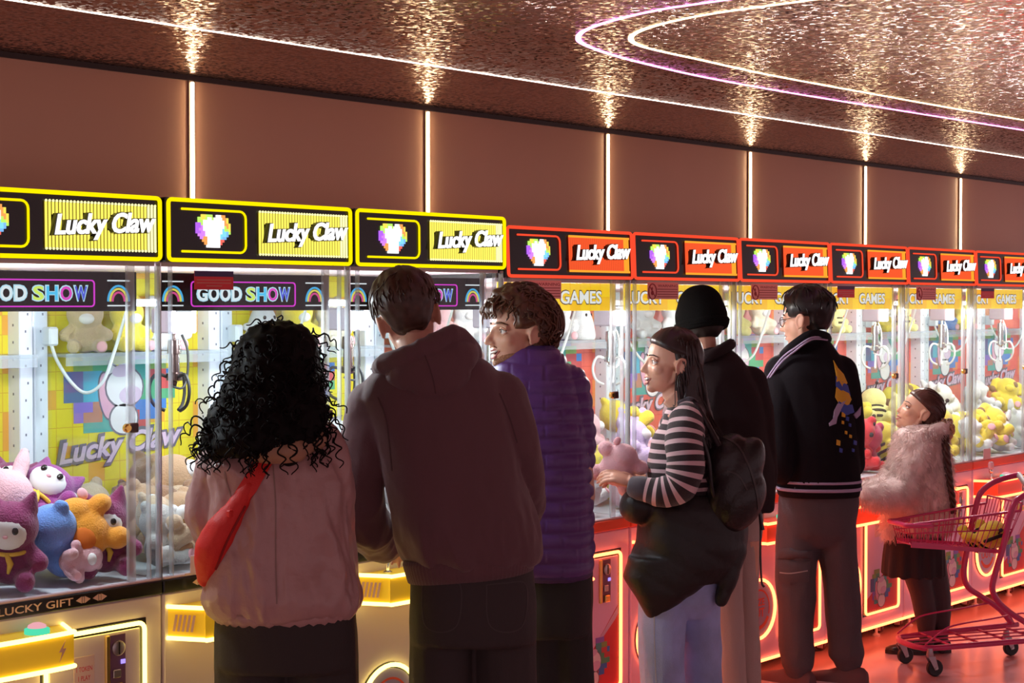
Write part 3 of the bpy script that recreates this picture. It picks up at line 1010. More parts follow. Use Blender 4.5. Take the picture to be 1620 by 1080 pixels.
proto = {k: make_machine(k) for k in ('yellow', 'red')}
MACHINES = []
M_LABEL = ['yellow neon claw machine cut off by the left edge, reading LUCKY GIFT on its ledge',
           'yellow neon claw machine with a red and blue sticker, behind the curly haired woman',
           'yellow neon claw machine next to the first red one, behind the hooded man',
           'red neon claw machine next to the yellow ones, white plush at its glass',
           'red neon claw machine behind the woman in the striped sweater',
           'red neon claw machine behind the black beanie, its PRIZE OUT hatch in sight',
           'red neon claw machine beside the cargo trousers, with red ladybird and yellow bee plush',
           'red neon claw machine behind the girl in the fur coat',
           'red neon claw machine behind the pink trolley, yellow dog plush at its glass',
           'red neon claw machine just past the right picture edge, glimpsed through the glass',
           'red neon claw machine last but one of the row, glimpsed through several panes',
           'red neon claw machine at the far end of the row, glimpsed through several panes']
used = set()
for i in range(12):
    k = 'yellow' if i < 3 else 'red'
    r = proto[k] if k not in used else copy_tree(proto[k])
    used.add(k)
    r.location = (M_X0 + M_W * i, FRONT_Y, 0)
    r['label'] = M_LABEL[i]
    r['group'] = 'row of %s claw machines' % k
    r['style'] = k
    MACHINES.append(r)
for i, st in ((1, 'red'), (3, 'sal'), (4, 'sal'), (5, 'sal'), (6, 'red2'), (7, 'sal'), (8, 'red2')):
    r = MACHINES[i]
    if st == 'red':
        sticker(r, 'red', 0.16 * W, 0.355 * W, 1.692, 1.748)
    elif st == 'red2':
        sticker(r, 'red', 0.12 * W, 0.33 * W, 1.678, 1.733)
    else:
        sticker(r, 'sal', 0.15 * W, 0.43 * W, 1.668, 1.736)
slot_card(MACHINES[1], 0.10)
slot_card(MACHINES[8], 0.13)
for i, r in enumerate(MACHINES):
    lamp('machine_lamp', (r.location.x + W / 2, FRONT_Y + 0.11, 1.605), (0.86, 0.94, 1.0) if i < 3 else (1.0, 0.93, 0.92), 15.0, 0.05)
# ------------------------------------------------------------ people
CR = _RT                                             # right and forward of the view, level
CF = Vector((cos(THETA), sin(THETA), 0.0))
UPV = Vector((0, 0, 1))
SKIN = mat('warm skin', (0.74, 0.41, 0.29), 0.45, sss=0.15, spec=0.4)
EYE_WHITE = mat('eye white', (0.80, 0.74, 0.72), 0.25)
IRIS = mat('dark brown iris', (0.04, 0.02, 0.015), 0.15)
LIP = mat('rose lips', (0.52, 0.17, 0.15), 0.4)
TEETH = mat('teeth', (0.85, 0.80, 0.74), 0.25)
MOUTH = mat('dark mouth', (0.10, 0.02, 0.02), 0.5)

def fuse(b, name, m, parent, voxel=0.008, it=6, disp=None, smooth=180, loc=None):
    """one continuous surface from overlapping solids"""
    o = b.build(name, None, None, smooth=0)
    fix_normals(o)
    md = o.modifiers.new('remesh', 'REMESH')
    md.mode = 'VOXEL'
    md.voxel_size = voxel
    md.use_smooth_shade = True
    if it:
        sm = o.modifiers.new('smooth', 'SMOOTH')
        sm.factor = 0.5
        sm.iterations = it
    dg = bpy.context.evaluated_depsgraph_get()
    me = bpy.data.meshes.new_from_object(o.evaluated_get(dg))
    old = o.data
    bpy.data.objects.remove(o)
    bpy.data.meshes.remove(old)
    me.name = name
    me.materials.clear()
    me.materials.append(m)
    if disp:
        ns = [v.normal.copy() for v in me.vertices]
        for v, n_ in zip(me.vertices, ns):
            d = disp(v.co, n_)
            v.co += d if isinstance(d, Vector) else n_ * d
    me.polygons.foreach_set('use_smooth', [True] * len(me.polygons))
    o = bpy.data.objects.new(name, me)
    COL.objects.link(o)
    if parent is not None:
        off = parent_world(parent)
        me.transform(Matrix.Translation(-off))
        o.parent = parent
    me.update()
    return o

def parent_world(p):
    off = Vector((0, 0, 0))
    while p is not None:
        off += p.location
        p = p.parent
    return off

def place(b, name, parent, m=None, smooth=35):
    """build a part given in world coordinates under its parent"""
    off = parent_world(parent)
    b.v = [p - off for p in b.v]
    return b.build(name, m, parent, smooth=smooth)

def folds(amp, sx, sz, seed=0.0, ridge=True, tilt=0.0):
    def f(co, n_):
        p = Vector((co.x * sx + seed, co.y * sx, (co.z + tilt * (co.x - co.y)) * sz))
        a = noise.noise(p)
        if ridge:
            a = 1.0 - 2.2 * abs(a)
        return amp * (a + 0.4 * noise.noise(p * 2.7))
    return f

class Fig:
    def __init__(self, Z, label, foot_px, name='person', cat='person'):
        self.Z = Z
        g = at_depth(foot_px, 600, Z)
        self.root = thing(name, label, cat, (g.x, g.y, 0.0))

    def P(self, px, py, dz=0.0):
        return at_depth(px, py, self.Z + dz)

    def R(self, px):
        return px * self.Z / F_PX

    def rows(self, b, rows, n=28, e=2.4, yaw=0.0):
        """stack of level super-ellipse sections: (py, px left, px right, half depth[, dz])"""
        rings = []
        u = CR * cos(yaw) + CF * sin(yaw)
        w = CF * cos(yaw) - CR * sin(yaw)
        for r in rows:
            py, xl, xr, d = r[:4]
            dz = r[4] if len(r) > 4 else 0.0
            c = self.P((xl + xr) / 2, py, dz)
            a = self.R((xr - xl) / 2)
            ring = []
            for i in range(n):
                t = 2 * pi * i / n
                ct, st = cos(t), sin(t)
                ring.append(c + u * (a * math.copysign(abs(ct) ** (2 / e), ct)) + w * (d * math.copysign(abs(st) ** (2 / e), st)))
            rings.append(ring)
        return b.loft(rings)

    def limb(self, b, pts, k=6, n=14):
        """(px, py, dz, radius px)"""
        P_ = [self.P(p[0], p[1], p[2]) for p in pts]
        path = smooth_path(P_, k)
        rr = [self.R(p[3]) for p in pts]
        rad = []
        for i in range(len(pts) - 1):
            for j in range(k):
                t = j / k
                rad.append(rr[i] * (1 - t) + rr[i + 1] * t)
        rad.append(rr[-1])
        b.tube(path, rad, n)
        return b.ball(path[0], rr[0], n).ball(path[-1], rr[-1], n)

def frame(fwd, roll=0.0, up=UPV):
    y = fwd.normalized()
    x = y.cross(up).normalized()
    z = x.cross(y)
    M = Matrix((x, y, z)).transposed()
    return M @ Matrix.Rotation(roll, 3, 'Y')

def head_solids(b, M, c, h, female=False, nose=1.0):
    T = lambda p: c + M @ (Vector(p) * h)
    q = M.to_quaternion()
    E = lambda p, r, n=22: b.ball(T(p), tuple(x * h for x in r), n, rot=q)
    E((0, -0.06, 0.14), (0.33, 0.42, 0.36), 28)
    E((0, 0.10, -0.10), (0.275, 0.285, 0.36), 26)
    j = 0.88 if female else 1.0
    E((0, 0.13, -0.30), (0.215 * j, 0.225, 0.17))
    E((0, 0.27, -0.415), (0.085 * j, 0.09, 0.075))
    for s in (-1, 1):
        E((s * 0.165, 0.21, -0.11), (0.11, 0.12, 0.11))
        b.tube([T((s * 0.13, 0.10, -0.36)), T((s * 0.20, -0.02, -0.26)), T((s * 0.235, -0.05, -0.12))], 0.055 * h, 10)
        er = (0.032, 0.090, 0.130)
        qe = (M @ Matrix.Rotation(s * 0.42, 3, 'Z') @ Matrix.Rotation(-0.2, 3, 'X')).to_quaternion()
        b.ball(T((s * 0.352, -0.075, -0.035)), tuple(x * h for x in er), 16, rot=qe)
        rim = [T((s * (0.375 + 0.01 * math.sin(t)), -0.085 + 0.075 * cos(t) - 0.02 * sin(t), -0.03 + 0.115 * sin(t))) for t in [(-0.9 + 4.2 * i / 12) for i in range(13)]]
        b.tube(rim, 0.020 * h, 8)
        E((s * 0.355, -0.035, -0.145), (0.028, 0.04, 0.04), 10)
    ny = 0.36 + (0.455 - 0.36) * nose
    b.tube([T((0, 0.345, 0.055)), T((0, 0.36 + 0.045 * nose, -0.06)), T((0, ny, -0.130))], [0.036 * h, 0.038 * h, 0.046 * h], 12)
    E((0, ny, -0.140), (0.050, 0.046, 0.043), 14)
    for s in (-1, 1):
        E((s * 0.048, ny - 0.05, -0.155), (0.036, 0.045, 0.032), 12)
    bw = 0.036 if female else 0.048
    b.tube([T((-0.215, 0.245, 0.045)), T((-0.10, 0.335, 0.075)), T((0, 0.345, 0.065)), T((0.10, 0.335, 0.075)), T((0.215, 0.245, 0.045))], bw * h, 10)
    b.tube([T((-0.105, 0.320, -0.250)), T((-0.04, 0.372, -0.240)), T((0.04, 0.372, -0.240)), T((0.105, 0.320, -0.250))], 0.026 * h, 10)
    b.tube([T((-0.095, 0.315, -0.305)), T((-0.03, 0.357, -0.322)), T((0.03, 0.357, -0.322)), T((0.095, 0.315, -0.305))], 0.028 * h, 10)
    nr = 0.185 if female else 0.225
    b.tube([T((0, -0.06, -0.25)), T((0, -0.10, -0.55))], [nr * h, nr * h], 16)
    return T

def face_sculpt(M, c, h):
    Mi = M.transposed()
    def f(co, n_):
        p = (Mi @ (co - c)) / h
        d = 0.0
        for s in (-1, 1):
            e2 = ((p.x - s * 0.145) / 0.075) ** 2 + ((p.z - 0.005) / 0.048) ** 2
            if e2 < 9 and p.y > 0.1:
                d -= 0.040 * math.exp(-e2)
            e3 = ((p.x - s * 0.13) / 0.05) ** 2 + ((p.z + 0.245) / 0.06) ** 2
        e2 = (p.x / 0.14) ** 2 + ((p.z + 0.277) / 0.016) ** 2
        if e2 < 9 and p.y > 0.15:
            d -= 0.028 * math.exp(-e2)
        return d * h if d else 0.0
    return f

def face_parts(fig, T, M, h, smile=0.0, brow=None, parent=None, bt=1.0):
    par = parent or fig.root
    q = M.to_quaternion()
    for s in (-1, 1):
        b = MB().use(EYE_WHITE).ball(T((s * 0.145, 0.262, 0.0)), 0.058 * h, 14)
        b.use(IRIS).ball(T((s * 0.142, 0.298, 0.0)), (0.026 * h, 0.028 * h, 0.028 * h), 10, rot=q)
        b.use(IRIS).tube([T((s * 0.215, 0.270, 0.005)), T((s * 0.175, 0.318, 0.032)), T((s * 0.12, 0.325, 0.034)), T((s * 0.082, 0.305, 0.010))], 0.008 * h, 6)
        b.use(SKIN).tube([T((s * 0.21, 0.272, 0.020)), T((s * 0.17, 0.312, 0.050)), T((s * 0.12, 0.318, 0.050)), T((s * 0.085, 0.300, 0.028))], 0.019 * h, 8)
        b.tube([T((s * 0.21, 0.265, -0.020)), T((s * 0.17, 0.300, -0.045)), T((s * 0.12, 0.308, -0.045)), T((s * 0.085, 0.295, -0.022))], 0.015 * h, 8)
        place(b, 'eye', par, smooth=180)
        b = MB().use(brow or IRIS).tube([T((s * 0.235, 0.255, 0.085)), T((s * 0.17, 0.325, 0.115)), T((s * 0.10, 0.362, 0.112)), T((s * 0.055, 0.370, 0.098))], [0.005 * h * bt, 0.013 * h * bt, 0.015 * h * bt, 0.010 * h * bt], 7)
        place(b, 'eyebrow', par, smooth=180)
    w = 0.105 + 0.02 * smile
    up = 0.03 * smile
    b = MB().use(LIP)
    b.tube([T((-w, 0.315, -0.258 + up)), T((-0.05, 0.372, -0.246)), T((0, 0.392, -0.250)), T((0.05, 0.372, -0.246)), T((w, 0.315, -0.258 + up))], [0.006 * h, 0.019 * h, 0.020 * h, 0.019 * h, 0.006 * h], 8)
    lo = -0.312 - 0.032 * smile
    b.tube([T((-w, 0.315, -0.262 + up)), T((-0.05, 0.365, lo)), T((0, 0.380, lo - 0.006)), T((0.05, 0.365, lo)), T((w, 0.315, -0.262 + up))], [0.006 * h, 0.019 * h, 0.022 * h, 0.019 * h, 0.006 * h], 8)
    place(b, 'lips', par, smooth=180)
    if smile:
        b = MB().use(MOUTH).tube([T((-w * 0.95, 0.305, -0.262 + up)), T((-0.05, 0.352, -0.283)), T((0.05, 0.352, -0.283)), T((w * 0.95, 0.305, -0.262 + up))], [0.005 * h, 0.030 * h, 0.030 * h, 0.005 * h], 8)
        b.use(TEETH).tube([T((-w * 0.9, 0.322, -0.262 + up * 0.8)), T((-0.05, 0.378, -0.276)), T((0.05, 0.378, -0.276)), T((w * 0.9, 0.322, -0.262 + up * 0.8))], [0.006 * h, 0.020 * h, 0.020 * h, 0.006 * h], 8)
        place(b, 'teeth', par, smooth=180)

def hand_solids(b, wrist, fwd, nrm, side=1, s=1.0, curl=0.6):
    """palm, four unequal curled fingers and a thumb; nrm points out of the back of the hand"""
    f = fwd.normalized()
    n_ = (nrm - f * nrm.dot(f)).normalized()
    a = f.cross(n_) * side
    q = Matrix((a, f, n_)).transposed().to_quaternion()
    b.ball(wrist + f * 0.048 * s, (0.040 * s, 0.055 * s, 0.017 * s), 14, rot=q)
    b.tube([wrist - f * 0.03 * s, wrist + f * 0.03 * s], [0.026 * s, 0.028 * s], 10)
    for i, (o, L) in enumerate(((-0.030, 0.062), (-0.010, 0.076), (0.011, 0.080), (0.031, 0.070))):
        p = wrist + a * o * s + f * 0.088 * s
        d = (f + a * o * 2.2).normalized()
        pts = [p - f * 0.03 * s, p]
        ang = 0.15
        for k, part in enumerate((0.45, 0.32, 0.23)):
            ang += curl * (0.55 if k == 0 else 0.8)
            p = p + (d * cos(ang) - n_ * sin(ang)) * L * part * s
            pts.append(p)
        b.tube(pts, [0.0095 * s, 0.0092 * s, 0.0085 * s, 0.0078 * s, 0.0062 * s], 9)
        b.ball(pts[-1], 0.0062 * s, 8)
    p = wrist + a * 0.030 * s + f * 0.020 * s
    pts = [p, p + a * 0.022 * s + f * 0.026 * s - n_ * 0.012 * s, p + a * 0.030 * s + f * 0.056 * s - n_ * 0.026 * s, p + a * 0.024 * s + f * 0.078 * s - n_ * 0.038 * s]
    b.tube(pts, [0.014 * s, 0.0115 * s, 0.0098 * s, 0.0070 * s], 9)
    b.ball(pts[-1], 0.007 * s, 8)
    return b

def make_body(fig, head, spine, arms, legs, voxel=0.005, female=False, hands=(), hs=1.0, nose=1.0):
    """one continuous skin: head, neck, trunk, limbs, hands"""
    M, c, h = head
    b = MB()
    T = head_solids(b, M, c, h, female, nose)
    nk = T((0, -0.09, -0.48))
    pts = [nk] + [fig.P(*p[:3]) for p in spine]
    b.tube(smooth_path(pts, 4), [0.055] * 4 + sum([[fig.R(p[3])] * 4 for p in spine[:-1]], []) + [fig.R(spine[-1][3])], 14)
    for ar in arms:
        fig.limb(b, ar, 4, 10)
    for lg in legs:
        fig.limb(b, lg, 4, 12)
        foot = fig.P(*lg[-1][:3])
    for w_, f_, n_, sd, cu in hands:
        hand_solids(b, w_, f_, n_, sd, hs, cu)
    return fuse(b, 'body', SKIN, fig.root, voxel, 3, face_sculpt(M, c, h)), T

def hair_shell(fig, name, m, M, c, h, thick, parent=None, n=(72, 44), ctr=(0, -0.07, 0.10), rad=(0.345, 0.43, 0.41), rough=0.0, freq=(9, 3)):
    """thick(d) gives the hair's depth over the skull in head heights; negative hides under the skin"""
    b = MB().use(m)
    nj, ni = n
    vs_, fs = [], []
    for i in range(ni + 1):
        p = -pi / 2 + pi * i / ni
        for j in range(nj):
            a = 2 * pi * j / nj
            d = Vector((cos(p) * cos(a), cos(p) * sin(a), sin(p)))
            t = thick(d)
            if rough and t > 0:
                t += rough * noise.noise(Vector((a * freq[0] / 2, p * freq[1], 3.1))) * min(1, t / 0.03)
            q = Vector((ctr[0] + d.x * (rad[0] + t), ctr[1] + d.y * (rad[1] + t), ctr[2] + d.z * (rad[2] + t)))
            vs_.append(c + M @ (q * h))
    for i in range(ni):
        for j in range(nj):
            fs.append((i * nj + j, i * nj + (j + 1) % nj, (i + 1) * nj + (j + 1) % nj, (i + 1) * nj + j))
    b.add(vs_, fs)
    return place(b, name, parent or fig.root, smooth=180)

def sstep(a, b, x):
    t = max(0.0, min(1.0, (x - a) / (b - a)))
    return t * t * (3 - 2 * t)

def locks(fig, name, m, M, c, h, starts, flow, length, r, parent, seg=7, jit=0.02, n=5, ctr=(0, -0.07, 0.10), rad=(0.345, 0.43, 0.41), lift=0.02, seed=1, curl=0.0):
    """tapered strands lying over the skull: starts are directions, flow(d) a direction in head space"""
    rnd = random.Random(seed)
    b = MB().use(m)
    for d in starts:
        d = Vector(d).normalized()
        L = length * rnd.uniform(0.7, 1.2)
        p = Vector((d.x * rad[0], d.y * rad[1], d.z * rad[2]))
        off = lift * rnd.uniform(0.3, 1.3)
        pts = []
        fl = (Vector(flow(d)) + Vector((rnd.uniform(-1, 1), rnd.uniform(-1, 1), rnd.uniform(-1, 1))) * jit * 8).normalized()
        ph = rnd.uniform(0, 6.28)
        for k in range(seg):
            dd = Vector((p.x / rad[0], p.y / rad[1], p.z / rad[2])).normalized()
            s_ = 1.0 + (off + 0.01 * sin(pi * k / (seg - 1)))/0.38
            pos = Vector((dd.x * rad[0], dd.y * rad[1], dd.z * rad[2])) * s_ + Vector(ctr)
            if curl:
                side = dd.cross(fl)
                pos += side * curl * sin(ph + k * 1.5)
            pts.append(c + M @ (pos * h))
            tng = (fl - dd * fl.dot(dd))
            if tng.length < 1e-3:
                break
            p = Vector((dd.x * rad[0], dd.y * rad[1], dd.z * rad[2])) + tng.normalized() * L / seg
        if len(pts) < 3:
            continue
        rr = [r * (0.55 + 0.45 * sin(pi * (k + 0.6) / (len(pts) + 0.2))) for k in range(len(pts))]
        rr[-1] = r * 0.15
        b.tube(pts, rr, n)
    o = place(b, name, parent, smooth=180)
    tag(o, kind='stuff')
    return o

def scatter_dirs(n, keep, seed):
    rnd = random.Random(seed)
    out = []
    while len(out) < n:
        v = Vector((rnd.gauss(0, 1), rnd.gauss(0, 1), rnd.gauss(0, 1)))
        if v.length < 1e-3:
            continue
        v.normalize()
        if keep(v):
            out.append(v)
    return out

def shoe(fig, name, px, dz, yaw_fwd, L=0.27, m=None, sole=None, ground=0.0):
    """low shoe standing on the floor with its heel under (px, dz)"""
    g = at_depth(px, 700, fig.Z + dz)
    g = Vector((g.x, g.y, ground))
    f = yaw_fwd.normalized()
    s = UPV.cross(f)
    Mx = Matrix((s, f, UPV)).transposed().to_4x4()
    Mx.translation = g
    k = L / 0.27
    b = MB()
    prof = [(-0.055, 0.030, 0.070), (-0.04, 0.036, 0.085), (0.0, 0.040, 0.092), (0.05, 0.041, 0.085), (0.10, 0.044, 0.066), (0.15, 0.047, 0.055), (0.19, 0.040, 0.045), (0.212, 0.022, 0.034)]
    rings = []
    for y, w, t in prof:
        rings.append([Mx @ Vector((w * k * cos(a), y * k, (0.018 + (t - 0.018) * max(0, sin(a)) ** 0.8) * k if sin(a) >= 0 else 0.018 * k)) for a in [2 * pi * i / 16 for i in range(16)]])
    b.use(m).loft(rings)
    rings = []
    for y, w, t in prof:
        rings.append([Mx @ Vector(((w + 0.004) * k * (1 if i in (1, 2) else -1), y * k * 1.02, (0.001 if i in (0, 1) else 0.024) * k)) for i in range(4)])
    b.use(sole or m).loft(rings)
    b.use(WHITE_PRINT if sole else m)
    return place(b, name, fig.root, smooth=50)

from mathutils.bvhtree import BVHTree
def surface_of(objs):
    """ray caster over the finished parts, in world space"""
    vs_, fs = [], []
    for o in objs:
        off = parent_world(o)
        base = len(vs_)
        vs_ += [v.co + off for v in o.data.vertices]
        fs += [tuple(i + base for i in p.vertices) for p in o.data.polygons]
    return BVHTree.FromPolygons(vs_, fs)

def on_surface(bvh, px, py, lift=0.004):
    d = ray(px, py).normalized()
    hit = bvh.ray_cast(EYE, d)
    if hit[0] is None:
        return None, None
    n_ = hit[1]
    if n_.dot(d) > 0:
        n_ = -n_
    return hit[0] + n_ * lift, n_

def patch(b, bvh, poly, lift=0.003, sub=1):
    """thin appliqué following the cloth"""
    pts = []
    for px, py in poly:
        p, n_ = on_surface(bvh, px, py, lift)
        if p is None:
            return
        pts.append((p, n_))
    k = len(pts)
    cx, cy = sum(p[0] for p in poly) / k, sum(p[1] for p in poly) / k
    rings = [[p - n_ * (lift + 0.002) for p, n_ in pts], [p for p, _ in pts]]
    for t in (0.8, 0.55, 0.3):
        ring = []
        for (px, py), (p, n_) in zip(poly, pts):
            q, _ = on_surface(bvh, cx + (px - cx) * t, cy + (py - cy) * t, lift + 0.001)
            ring.append(q if q is not None else p)
        rings.append(ring)
    b.loft(rings)

def strap(b, bvh, path, half_px, lift=0.006, thick=0.004):
    """flat band laid over the cloth along a path"""
    P_ = smooth_path([Vector((x, y, 0)) for x, y in path], 5)
    rings = []
    for i, p in enumerate(P_):
        t = (P_[min(i + 1, len(P_) - 1)] - P_[max(i - 1, 0)]).normalized()
        nn = Vector((-t.y, t.x, 0)) * half_px
        a, na = on_surface(bvh, p.x + nn.x, p.y + nn.y, lift)
        c, nc = on_surface(bvh, p.x - nn.x, p.y - nn.y, lift)
        if a is None or c is None:
            continue
        rings.append([a, c, c - nc * thick, a - na * thick])
    if len(rings) > 2:
        b.loft(rings)
    return b
# ---- woman with curly hair, seen from behind
def curly_woman():
    fg = Fig(4.6, 'woman with big black curls in a taupe jacket, red bag strap across her back', 450)
    fg.root['group'] = 'people playing the machines'
    h = 0.215
    M = frame(CF * cos(0.55) + CR * sin(0.55) - UPV * 0.05)
    c = fg.P(446, 572, 0.0)
    hands = [(fg.P(518, 868, 0.40), CF - UPV * 0.3, UPV, 1, 0.7), (fg.P(366, 890, 0.20), CF - UPV * 0.3, UPV, -1, 0.7)]
    body, T = make_body(fg, (M, c, h), [(445, 680, 0, 50), (448, 780, 0, 70), (452, 900, 0, 72), (452, 1000, 0, 78)],
        [[(372, 705, 0, 22), (328, 765, 0, 17), (325, 832, 0.04, 16), (345, 880, 0.1, 14), (366, 890, 0.20, 12)],
         [(505, 705, 0, 22), (532, 765, 0.02, 17), (532, 840, 0.06, 16), (526, 866, 0.22, 14), (518, 868, 0.40, 12)]],
        [[(405, 1000, 0, 46), (402, 1180, 0, 32), (405, 1385, 0, 20)], [(505, 1000, 0, 46), (508, 1180, 0, 32), (510, 1385, 0, 20)]], 0.006, True, hands)
    face_parts(fg, T, M, h)
    # jacket
    b = MB()
    fg.rows(b, [(650, 405, 480, 0.075), (664, 388, 500, 0.085), (682, 362, 516, 0.10), (700, 346, 526, 0.115), (735, 334, 538, 0.135), (790, 338, 545, 0.15), (850, 336, 555, 0.158),
                (905, 330, 563, 0.165), (940, 328, 566, 0.165), (958, 334, 564, 0.155), (968, 346, 556, 0.140)], 36)
    fg.limb(b, [(362, 704, 0.0, 30), (337, 760, 0.0, 32), (333, 820, 0.01, 30), (344, 868, 0.08, 26), (358, 884, 0.15, 20)])
    fg.limb(b, [(510, 702, 0.0, 30), (524, 760, 0.0, 28), (530, 830, 0.05, 26), (526, 862, 0.18, 22), (520, 868, 0.32, 17)])
    f1, f2 = folds(0.013, 7, 5, 1.0, tilt=0.8), folds(0.005, 24, 9, 7.0, tilt=0.4)
    def dj(co, n_):
        return f1(co, n_) + f2(co, n_)
    jk = fuse(b, 'jacket', mat('taupe nylon jacket', (0.45, 0.27, 0.255), 0.36, spec=0.6, bump=0.25, bump_scale=45, noise_scale=5, noise_amt=0.06), fg.root, 0.0075, 4, dj)
    # gathered hem and folded hood
    b = MB()
    rr = []
    for py, xl, xr, d in ((957, 332, 565, 0.158), (968, 336, 562, 0.156), (978, 344, 556, 0.146)):
        cpt = fg.P((xl + xr) / 2, py)
        a = fg.R((xr - xl) / 2)
        rr.append([cpt + CR * (a * (1 + 0.012 * sin(i * 4.0)) * math.copysign(abs(cos(2 * pi * i / 96)) ** 0.83, cos(2 * pi * i / 96))) + CF * (d * (1 + 0.02 * sin(i * 4.0)) * math.copysign(abs(sin(2 * pi * i / 96)) ** 0.83, sin(2 * pi * i / 96))) for i in range(96)])
    b.use(MATS['taupe nylon jacket']).loft(rr)
    place(b, 'gathered_hem', jk, smooth=180)
    b = MB()
    b.tube(smooth_path([fg.P(372, 690, -0.07), fg.P(392, 704, -0.125), fg.P(430, 712, -0.145), fg.P(470, 708, -0.14), fg.P(505, 692, -0.08)], 5), [0.03] * 5 + [0.038] * 11 + [0.03] * 5, 12)
    fuse(b, 'hood', mat('tan hood lining', (0.45, 0.26, 0.16), 0.5), jk, 0.006, 5, folds(0.003, 20, 12, 3.0))
    mat('taupe seam', (0.30, 0.19, 0.165), 0.45)
    bv = surface_of([jk])
    for path in ([(432, 735), (436, 800), (436, 870), (438, 955)], [(352, 700), (358, 760), (372, 800)]):
        b = MB().use(MATS['taupe seam'])
        strap(b, bv, path, 1.1, 0.0015, 0.003)
        place(b, 'seam', jk, smooth=60)
    # trousers
    b = MB()
    fg.rows(b, [(940, 345, 560, 0.14), (1000, 342, 564, 0.15), (1050, 343, 565, 0.15)], 32)
    fg.limb(b, [(402, 1020, 0, 60), (400, 1100, 0, 58), (400, 1240, 0, 52), (402, 1378, 0, 48)])
    fg.limb(b, [(508, 1020, 0, 57), (510, 1100, 0, 56), (512, 1240, 0, 52), (514, 1378, 0, 48)])
    tr = fuse(b, 'trousers', mat('black cotton trousers', (0.030, 0.024, 0.022), 0.75, bump=0.2, bump_scale=200), fg.root, 0.009, 4, folds(0.006, 8, 3.5, 2.0, tilt=0.4))
    for px, s in ((404, -1), (512, 1)):
        shoe(fg, 'shoe', px, -0.05, CF + CR * 0.12 * s, 0.26, mat('black leather shoe', (0.03, 0.025, 0.025), 0.4))
    # hair: a full body of curls
    HAIR = mat('black curly hair', (0.006, 0.0045, 0.0045), 0.6, spec=0.12)
    b = MB()
    fg.rows(b, [(512, 425, 462, 0.03), (520, 400, 485, 0.07), (540, 382, 498, 0.10), (575, 370, 503, 0.125), (615, 356, 508, 0.13, -0.03), (650, 346, 512, 0.125, -0.05), (680, 336, 508, 0.12, -0.07), (704, 334, 486, 0.095, -0.095), (718, 352, 470, 0.06, -0.115)], 30, 2.0)
    fg.limb(b, [(486, 655, -0.08, 30), (470, 692, -0.12, 27), (455, 720, -0.135, 14)])
    fg.limb(b, [(372, 655, -0.07, 38), (350, 692, -0.08, 28), (344, 716, -0.085, 14)])
    f3 = folds(0.010, 26, 22, 5.0)
    hr = fuse(b, 'hair', HAIR, fg.root, 0.009, 3, f3)
    rnd = random.Random(11)
    me = hr.data
    off = parent_world(hr)
    b = MB().use(HAIR)
    polys = [p for p in me.polygons]
    for _ in range(900):
        p_ = rnd.choice(polys)
        n_ = p_.normal.copy()
        pos = p_.center + off - n_ * 0.012
        low = pos.z < fg.P(440, 640).z
        L = rnd.uniform(0.06, 0.12) if not low else rnd.uniform(0.07, 0.15)
        d = (n_ * rnd.uniform(0.10, 0.45) + Vector((rnd.gauss(0, 0.3), rnd.gauss(0, 0.3), rnd.gauss(-0.55, 0.4)))).normalized()
        k = int(L / 0.0042)
        rad = rnd.uniform(0.006, 0.0105)
        turn = rnd.choice((-1, 1)) * rnd.uniform(0.5, 0.75)
        ph = rnd.uniform(0, 6.28)
        pts, cur = [], pos.copy()
        for i in range(k):
            d = (d + Vector((rnd.gauss(0, 0.05), rnd.gauss(0, 0.05), -0.075))).normalized()
            cur = cur + d * 0.0042
            u = d.orthogonal().normalized()
            w = d.cross(u)
            rr_ = rad * min(1.0, i / 5)
            pts.append(cur + u * cos(ph + i * turn) * rr_ + w * sin(ph + i * turn) * rr_)
        if pts[-1].z < fg.P(440, 745).z:
            continue
        b.tube(pts, [0.0034 * (1.0 - 0.55 * i / k) for i in range(k)], 5)
    o = place(b, 'curls', hr, smooth=180)
    tag(o, kind='stuff')
    # the bag
    RED = mat('red canvas', (0.72, 0.022, 0.016), 0.55, bump=0.2, bump_scale=300)
    g = fg.P(340, 860, -0.1)
    bag = thing('sling_bag', 'bright red sling bag worn across the curly haired woman, hanging at her hip', 'bag', g)
    b = MB().use(RED)
    strap(b, bv, [(470, 668), (445, 694), (424, 720), (404, 752), (384, 786), (366, 815)], 13.5, 0.006, 0.004)
    st = place(b, 'strap', bag, smooth=60)
    b = MB()
    pts = [(396, 770, -0.135, 13), (374, 808, -0.125, 19), (354, 838, -0.115, 27), (340, 868, -0.10, 30), (330, 896, -0.085, 23), (324, 916, -0.075, 11)]
    fg.limb(b, pts, 5, 14)
    b.tube([fg.P(358, 836, -0.07), fg.P(330, 906, -0.05)], [0.045, 0.03], 12)
    pouch = fuse(b, 'pouch', RED, bag, 0.006, 5, folds(0.003, 22, 16, 2.0))
    b = MB().use(mat('dark red zip', (0.30, 0.01, 0.01), 0.5))
    bp_ = surface_of([pouch])
    strap(b, bp_, [(388, 800), (372, 830), (356, 862), (341, 900)], 1.5, 0.003, 0.003)
    place(b, 'zip', pouch, smooth=60)
    b = MB().use(RED).box(tuple(fg.P(367, 812, -0.150) - Vector((0.016, 0.01, 0.010))), tuple(fg.P(367, 812, -0.150) + Vector((0.016, 0.006, 0.010))), 0.003)
    place(b, 'buckle', bag)
curly_woman()

